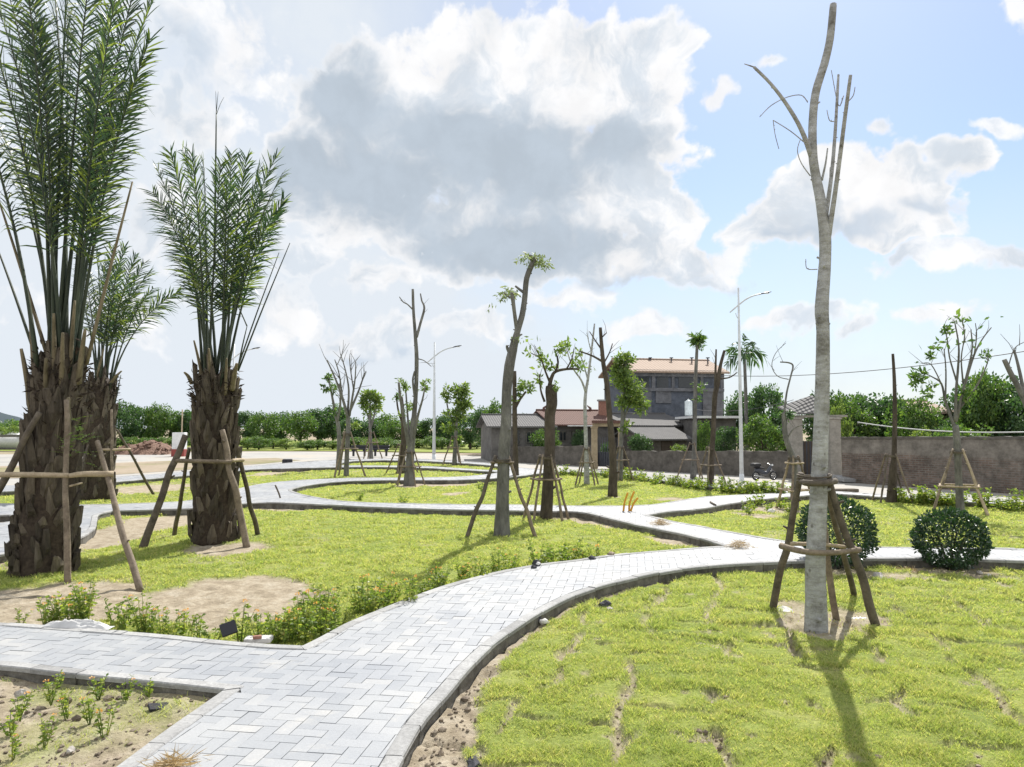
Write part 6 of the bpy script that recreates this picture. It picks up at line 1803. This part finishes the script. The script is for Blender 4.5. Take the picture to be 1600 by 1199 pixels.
def bench(label, px, py):
    p = G(px, py); s = p.y / F_PX; t = thing('bench', label, 'bench', p, 0.05, 'dark benches beyond the ring path'); L = 26 * s; z = 11 * s
    mb = MB(); mb.box((0, 0, z), (L, 7 * s, 2.2 * s), 0, .02); mb.build('seat', MAT['granite_dark'], t)
    for sx in (-1, 1):
        mb = MB(); mb.box((sx * L * .33, 0, z * .45), (3.0 * s, 5 * s, z * .9), 0, .015); mb.box((sx * L * .33, 0, z - 2 * s), (5.5 * s, 6 * s, 2 * s), 0, .015); mb.build('leg', MAT['granite_dark'], t)
    mb = MB(); mb.box((0, 3 * s, z + 3.6 * s), (L, 1.5 * s, 5 * s), 0, .02); mb.build('backrest', MAT['granite_dark'], t)
bench('dark bench left of the small layered tree', 561, 713); bench('dark bench right of the small layered tree', 595, 713)

# ------------------------------------------------------------------ clipped round bushes
def bush(label, cx, top, bot, hw, seed):
    p = G(cx, bot); s = p.y / F_PX; rx = hw * s; p.y += rx * 0.12; zt = V(cx, top, p.y).z; rz = zt / 2 * 0.97; cz = zt - rz
    s2 = p.y / F_PX; c = V(cx, bot, p.y); rng = np.random.default_rng(seed); t = thing('round_bush', label, 'bush', (c.x, p.y, 0), 0, 'clipped round bushes')
    n = 5200; d = rng.normal(size=(n, 3)); d /= np.linalg.norm(d, axis=1)[:, None]
    lump = 1 + 0.07 * (np.sin(d[:, 0] * 7 + seed) * np.sin(d[:, 1] * 6) + np.sin(d[:, 2] * 8 + d[:, 0] * 5)) * 0.6
    r = (rng.uniform(0.5, 1.0, n) ** 0.35) * lump; r += (rng.uniform(size=n) < .07) * rng.uniform(0, .11, n)
    P = np.column_stack([d[:, 0] * r * rx, d[:, 1] * r * rx, cz + d[:, 2] * r * rz]); P[:, 2] = np.maximum(P[:, 2], 0.04)
    mb = MB(); mb.leaves(P, 0.052, rng, 0.55, dirs=d * .8 + rng.normal(size=(n, 3)) * .7 + np.array([0, 0, .3])); mb.build('foliage', MAT['bush_leaf'], t)
    sb = MB()
    for k in range(7):
        a = k * .9; sb.tube([Vector((.03 * math.cos(a), .03 * math.sin(a), -.03)), Vector((rx * .3 * math.cos(a), rx * .3 * math.sin(a), cz * .7)), Vector((rx * .6 * math.cos(a), rx * .6 * math.sin(a), cz * 1.3))], [.014, .01, .005], 5, subdiv=2)
    sb.build('stems', MAT['bark_dark'], t)
bush('round clipped bush standing alone right of the tall bare tree', 1485, 797, 891, 53, 61)
bush('round clipped bush half hidden behind the tall bare tree and its frame', 1308, 779, 889, 57, 62)

# ------------------------------------------------------------------ flowering border plants
def flower_plant(seed, h, nst, flowers, spread=0.12, leafsize=0.06, sparse=1.0):
    rng = np.random.default_rng(seed); t = thing('flower_plant', 'plant', 'flower'); sb, lb = MB(), MB(); tips = []
    for k in range(nst):
        a = rng.uniform(0, 6.28); L = h * rng.uniform(.6, 1.1); r0 = rng.uniform(0, spread * .4)
        p0 = Vector((r0 * math.cos(a), r0 * math.sin(a), -.02)); tip = Vector((math.cos(a) * spread * rng.uniform(.5, 1.3), math.sin(a) * spread * rng.uniform(.5, 1.3), L)); mid = lerp(p0, tip, .5) + Vector((0, 0, L * .08))
        pts, _ = smooth_line([p0, mid, tip], [1, 1, 1], 4); sb.tube(pts, [.0045 * (1 - .6 * i / (len(pts) - 1)) for i in range(len(pts))], 5)
        for i in range(2, len(pts)):
            for q in range(1 + (rng.uniform() < .75 * sparse)):
                an = rng.uniform(0, 6.28); d = np.array([math.cos(an), math.sin(an), rng.uniform(-.3, .7)]); lb.leaves(np.array([list(pts[i] - (pts[i] - pts[i - 1]) * rng.uniform())]), leafsize * (1.15 - .4 * i / len(pts)), rng, .52, dirs=d[None])
        tips.append(tip)
    f = lb.build('leaves', MAT['flower_leaf'], t); sb.build('stem', MAT['flower_leaf'], t)
    for k in range(min(flowers, len(tips))):
        fb = MB(); c = tips[k] + Vector((0, 0, .008)); n = 12; d = rng.normal(size=(n, 3)); d[:, 2] = np.abs(d[:, 2]) * .7; d /= np.linalg.norm(d, axis=1)[:, None]
        fb.leaves(np.array(list(c)) + d * .012, .017, rng, .8, dirs=d); fb.build('flower_head', MAT['petal'], t)
    return t
PROTO = [flower_plant(301, .34, 8, 2), flower_plant(302, .42, 9, 1), flower_plant(303, .30, 7, 2, .15), flower_plant(304, .26, 6, 0, .12), flower_plant(305, .38, 6, 1, .10), flower_plant(306, .24, 5, 1, .10, .05)]
SMALL = [flower_plant(311, .26, 6, 1, .09, .05), flower_plant(312, .20, 5, 1, .08, .045), flower_plant(313, .18, 5, 0, .09, .045)]
GREEN = [flower_plant(321, .34, 9, 0, .22, .09), flower_plant(322, .28, 8, 0, .2, .085)]
usedp = set(); FR = random.Random(9)
def plant(protos, x, y, z, label, group, sc=1.0):
    src = FR.choice(protos)
    if src in usedp: o = copy_tree(src)
    else: o = src; usedp.add(src)
    k = sc * FR.uniform(.8, 1.25); o.location = (x, y, z); o.rotation_euler = (FR.uniform(-.12, .12), FR.uniform(-.12, .12), FR.uniform(0, 6.28)); o.scale = (k, k, k * FR.uniform(.85, 1.15))
    tag(o, label, 'flower' if protos is not GREEN else 'plant', group)
def row(protos, line, n, off, spreadd, label, group, sc=1.0, z=0.0, dx=0.0):
    for k in range(n):
        s = (k + FR.uniform(.1, .9)) / n * (len(line) - 1); i = min(int(s), len(line) - 2); px = lerp(line[i][0], line[i + 1][0], s - i); py = lerp(line[i][1], line[i + 1][1], s - i)
        p = G(px, py, KZ); plant(protos, p.x + FR.gauss(0, spreadd) - dx, p.y + off + abs(FR.gauss(0, spreadd)), z, label, group, sc)
row(PROTO, [(0, 970), (60, 972), (140, 978)], 11, .28, .14, 'leafy orange-flowered plant at the foot of the largest palm', 'flowers at the foot of the largest palm', .85)
row(PROTO, [(175, 984), (246, 990), (333, 999), (416, 1006)], 13, .16, .14, 'orange-flowered plant in the row along the straight side path', 'flowers along the straight side path', .78)
row(PROTO, [(452, 1003), (500, 993), (543, 973), (600, 950), (649, 931)], 32, .24, .12, 'orange-flowered plant in the dense clump at the bend of the main path', 'flowers at the bend of the main path', .85, dx=.2)
row(PROTO, [(655, 929), (699, 914), (766, 896), (832, 883)], 26, .22, .11, 'flowering plant in the thinner row where the main path curves right', 'flowers where the main path curves right', .72, dx=.08)
row(PROTO[3:4] + SMALL, [(835, 882), (880, 877), (925, 872)], 13, .2, .12, 'green plant with few flowers at the far end of the flower row', 'plants at the end of the flower row', 1.1)
for (px, py) in [(90, 1075), (155, 1092), (195, 1098), (232, 1088), (105, 1120), (80, 1100), (30, 1125), (15, 1150), (140, 1130), (70, 1165), (165, 1150), (20, 1185)]:
    p = G(px, py, .05); plant(SMALL, p.x, p.y, .055, 'small scattered flower in the bare bed at the bottom left', 'flowers in the bottom left bed', .68)
row(GREEN, [(962, 741.5), (1050, 754), (1150, 765), (1226, 770)], 46, -.25, .12, 'low green border plant between the oval lawn and the road', 'border plants along the oval lawn', 1.0)
row(GREEN, [(1400, 779), (1450, 781.5), (1500, 785), (1600, 791.5)], 26, -.25, .12, 'low green border plant below the brick wall side of the road', 'border plants along the right lawn', 1.0)
row(GREEN, [(862, 739), (900, 739), (955, 742)], 12, -.2, .12, 'low green border plant by the yard wall side of the road', 'border plants at the far lawn corner', .9)
for (px, py) in [(1185, 790), (1178, 797), (1200, 799), (1222, 795), (1232, 802), (1170, 803), (755, 770), (560, 783), (630, 790)]:
    p = G(px, py); plant(GREEN, p.x, p.y, .0, 'lone weedy plant on the lawns beside the paths', 'weeds on the lawns', .8)

# ------------------------------------------------------------------ things lying about
def single(name, mb, mat, label, cat, og, group=None):
    o = mb.build(name, MAT[mat], None, og); return tag(o, label, cat, group)
def rock_at(px, py, size_px, mat, label, seed, z=0.0, name='stone', cat='stone', sub=2, dz=.35):
    p = G(px, py, z); s = size_px * .5 * p.y / F_PX; mb = MB(); mb.rock((p.x, p.y, z + s * dz), s, np.random.default_rng(seed), sub); return single(name, mb, mat, label, cat, (p.x, p.y, z))
rock_at(693, 903, 13, 'stone', 'pale beige stone among the flowers at the curve', 1, .02)
rock_at(838, 884, 15, 'stone_dark', 'black stone on the path edge by the flower row', 2, KZ)
rock_at(834, 888, 8, 'stone_dark', 'small black chip beside the black stone on the path edge', 21, KZ)
rock_at(841, 882, 8, 'stone_white', 'white chip on top of the black stone', 22, KZ + .06)
rock_at(838, 972, 22, 'stone_dark', 'dark stone lump against the curved kerb', 3, .03)
rock_at(850, 974, 12, 'stone_white', 'white stone chip next to the dark lump at the curved kerb', 31, .03)
rock_at(946, 949, 15, 'stone_dark', 'small dark stone on the lawn below the curved kerb', 4, .02)
rock_at(953, 953, 9, 'stone', 'grey chip right of the small dark lawn stone', 41, .02)
rock_at(1223, 962, 24, 'stone_white', 'big white stone at the left leg of the foreground tree frame', 5, .0)
rock_at(1298, 1001, 14, 'stone_white', 'small white stone in front of the foreground tree trunk', 6, .0)
rock_at(1372, 906, 18, 'stone', 'grey rubble lump between the foreground frame and the lone bush', 7, .0)
rock_at(1388, 912, 10, 'stone', 'small rubble chip left of the lone bush', 71, .0)
rock_at(1530, 897, 10, 'stone', 'small stone at the right foot of the lone bush', 8, .0)
rock_at(1545, 902, 8, 'stone_white', 'small white chip right of the lone bush', 81, .0)
rock_at(1441, 924, 13, 'stone_white', 'flat white chip on the lawn below the lone bush', 9, .01, dz=.15)
rock_at(33, 1087, 15, 'stone', 'pale stone in the bottom left bed by the kerb', 10, .05)
rock_at(110, 1175, 14, 'stone', 'flat stone at the bottom of the left bed', 11, .05)
rock_at(740, 1195, 26, 'stone_dark', 'dark stone at the bottom edge beside the kerb', 12, .02, dz=.1)
rock_at(925, 874, 9, 'stone_dark', 'dark clod at the path edge past the flowers', 13, KZ)
rock_at(955, 868, 10, 'clod', 'brown clod pile at the path edge past the flowers', 14, KZ)
rock_at(745, 1083, 12, 'clod', 'brown clod in the dirt strip by the curved kerb', 15, .03)
rock_at(1165, 797, 12, 'stone', 'pale rubble stone on the right triangular lawn', 16, 0)
rock_at(1205, 801, 10, 'stone_white', 'white rubble chip on the right triangular lawn', 17, 0)

def crumpled(label, cx, cy, wpx, dpx, hpx, mat, seed, z, name, cat):
    c = G(cx, cy, z); s = c.y / F_PX; mb = MB(); vs, fs = [], []; n, m = 34, 20; W, H = wpx * s, hpx * s; Dp = dpx * s * 3.0
    for j in range(m + 1):
        for i in range(n + 1):
            u, v = -1 + 2 * i / n, -1 + 2 * j / m; e = max(0.0, 1 - u * u * (0.8 + 0.4 * vnoise(np.array([v * 2.]), np.array([1.]), seed)[0]) - v * v)
            ff = fbm(np.array([u * 4 + seed]), np.array([v * 4]), seed, 4)[0]
            rr = 1 + .3 * (vnoise(np.array([math.atan2(v, u) * 1.5]), np.array([0.]), seed)[0] - .5)
            vs.append((c.x + u * W / 2 * rr, c.y + v * Dp / 2 * rr, z - .015 + H * (e ** .6) * (.25 + 1.2 * ff)))
    for j in range(m):
        for i in range(n): fs.append((j * (n + 1) + i, j * (n + 1) + i + 1, (j + 1) * (n + 1) + i + 1, (j + 1) * (n + 1) + i))
    mb.add(vs, fs, True); single(name, mb, mat, label, cat, (c.x, c.y, z))
crumpled('crumpled white plastic sack on the edge of the side path', 118, 979, 105, 8, 14, 'plastic_white', 3, KZ, 'plastic_sack', 'plastic sack')
crumpled('dirty white plastic scrap under the front leg of the foreground tree frame', 1342, 974, 44, 10, 12, 'plastic_white', 5, .0, 'plastic_scrap', 'litter')
crumpled('torn white plastic strip lying on the lawn at the far right', 1558, 1042, 34, 6, 6, 'plastic_white', 7, .01, 'plastic_scrap', 'litter')
crumpled('pale paper scrap in the turf right of the foreground tree', 1325, 1036, 26, 6, 5, 'stone_white', 8, .01, 'paper_scrap', 'litter')

def piece(name, label, cat, px, py, sz, rot, mat, z, tilt=0.0):
    p = G(px, py, z); o = MB().box((0, 0, sz[2] / 2), sz, 0, min(sz) * .12).build(name, MAT[mat]); o.location = p; o.rotation_euler = (tilt, tilt * .5, rot); tag(o, label, cat)
piece('tile_fragment', 'black tile fragment standing on the side path edge among flowers', 'tile', 360, 992, (.13, .035, .11), .5, 'granite_dark', KZ, -.5)
piece('slab_fragment', 'pale concrete slab fragment at the corner of the flower bed', 'slab', 404, 1003, (.22, .12, .04), .1, 'stone_white', KZ - .03)
piece('brick_fragment', 'small red brick fragment on the pale slab', 'brick', 402, 998, (.07, .04, .025), .4, 'brick_red', KZ + .012)
piece('tile_fragment', 'grey tile fragment against the kerb in the bottom left bed', 'tile', 248, 1107, (.13, .07, .02), .7, 'stone_dark', .06, .3)
piece('concrete_block', 'small dark block beside the far left path', 'block', 449, 726, (.5, .4, .28), .2, 'stone_dark', 0)
piece('plank_stack', 'stack of dark planks by the road right of the tall bare tree', 'planks', 1320, 769, (.75, .3, .1), .1, 'stake_dark', -.05)
piece('concrete_ramp', 'tilted grey concrete slab lying before the brick wall', 'slab', 1335, 752, (1.3, .8, .14), .1, 'wall_cement' if False else 'kerb', -.02, .1)
piece('rubble_block', 'long rubble block at the foot of the brick wall near the right edge', 'rubble', 1600, 770, (.8, .3, .2), -.4, 'stone', -.05)

def straw(label, cx, cy, wpx, seed, z, h=.05, n=420):
    c = G(cx, cy, z); s = c.y / F_PX; rng = np.random.default_rng(seed); W = wpx * s / 2; a = rng.uniform(0, 6.28, n); r = np.abs(rng.normal(0, .45, n))
    P = np.column_stack([c.x + r * np.cos(a) * W, c.y + r * np.sin(a) * W * .8, z + h * np.exp(-r * r * 2.2) * rng.uniform(0, 1.0, n) + .004]); d = rng.normal(size=(n, 3)); d[:, 2] *= .3
    mb = MB(); mb.leaves(P, .10, rng, .05, dirs=d); o = single('straw_pile', mb, 'straw', label, 'straw', (c.x, c.y, z), 'heaps of dry grass')
straw('dry straw heap in the middle of the diagonal path', 1032, 820, 44, 1, KZ, .09)
straw('dry straw heap where the diagonal path meets the main path', 1155, 856, 60, 2, KZ, .10)
straw('dry grass clippings at the bottom edge of the main path', 268, 1197, 90, 3, KZ, .015, 320)
straw('dry grass at the foot of the foreground tree', 1250, 972, 50, 4, 0, .04, 240)
straw('dry debris right of the foreground tree trunk', 1318, 985, 40, 5, 0, .03, 200)
straw('brown leaf litter left of the lone round bush', 1420, 893, 60, 6, 0, .03, 260)

def stick(name, label, cat, pts, r, mat, group=None):
    mb = MB(); mb.tube(pts, r, 8, subdiv=4); c = pts[0]; return single(name, mb, mat, label, cat, (c.x, c.y, 0), group)
stick('stick', 'lone thin stick standing in the left lawn by the ring path', 'stick', [G(440, 786), V(436, 772, G(440, 786).y), V(430, 758, G(440, 786).y)], .022, 'stake_dark')
stick('bamboo_pole', 'pale bamboo pole lying on the lawn beside the lone round bush', 'pole', [G(1350, 886) + Vector((0, 0, .03)), G(1400, 885) + Vector((0, 0, .05)), G(1452, 877) + Vector((0, 0, .07))], .022, 'stake_pale')
stick('stick', 'short dark stick lying on the path by the far straw heap', 'stick', [G(1110, 786, KZ) + Vector((0, 0, .02)), G(1118, 791, KZ) + Vector((0, 0, .02))], .025, 'stake_dark')
Yp = G(984, 799, KZ).y
for a, lab in (([(974, 799), (976, 785), (981, 770)], 'left of three bent yellow conduit pipes rising from the path'), ([(983, 800), (984, 786), (991, 768)], 'middle of three bent yellow conduit pipes rising from the path'), ([(985, 797), (990, 787), (997, 778)], 'right and shortest of three bent yellow conduit pipes')):
    p = [V(x, y, Yp) for x, y in a]; p[0].z = KZ - .02; stick('conduit_pipe', lab, 'pipe', p, .022, 'yellow_pipe', 'yellow conduits at the path fork')
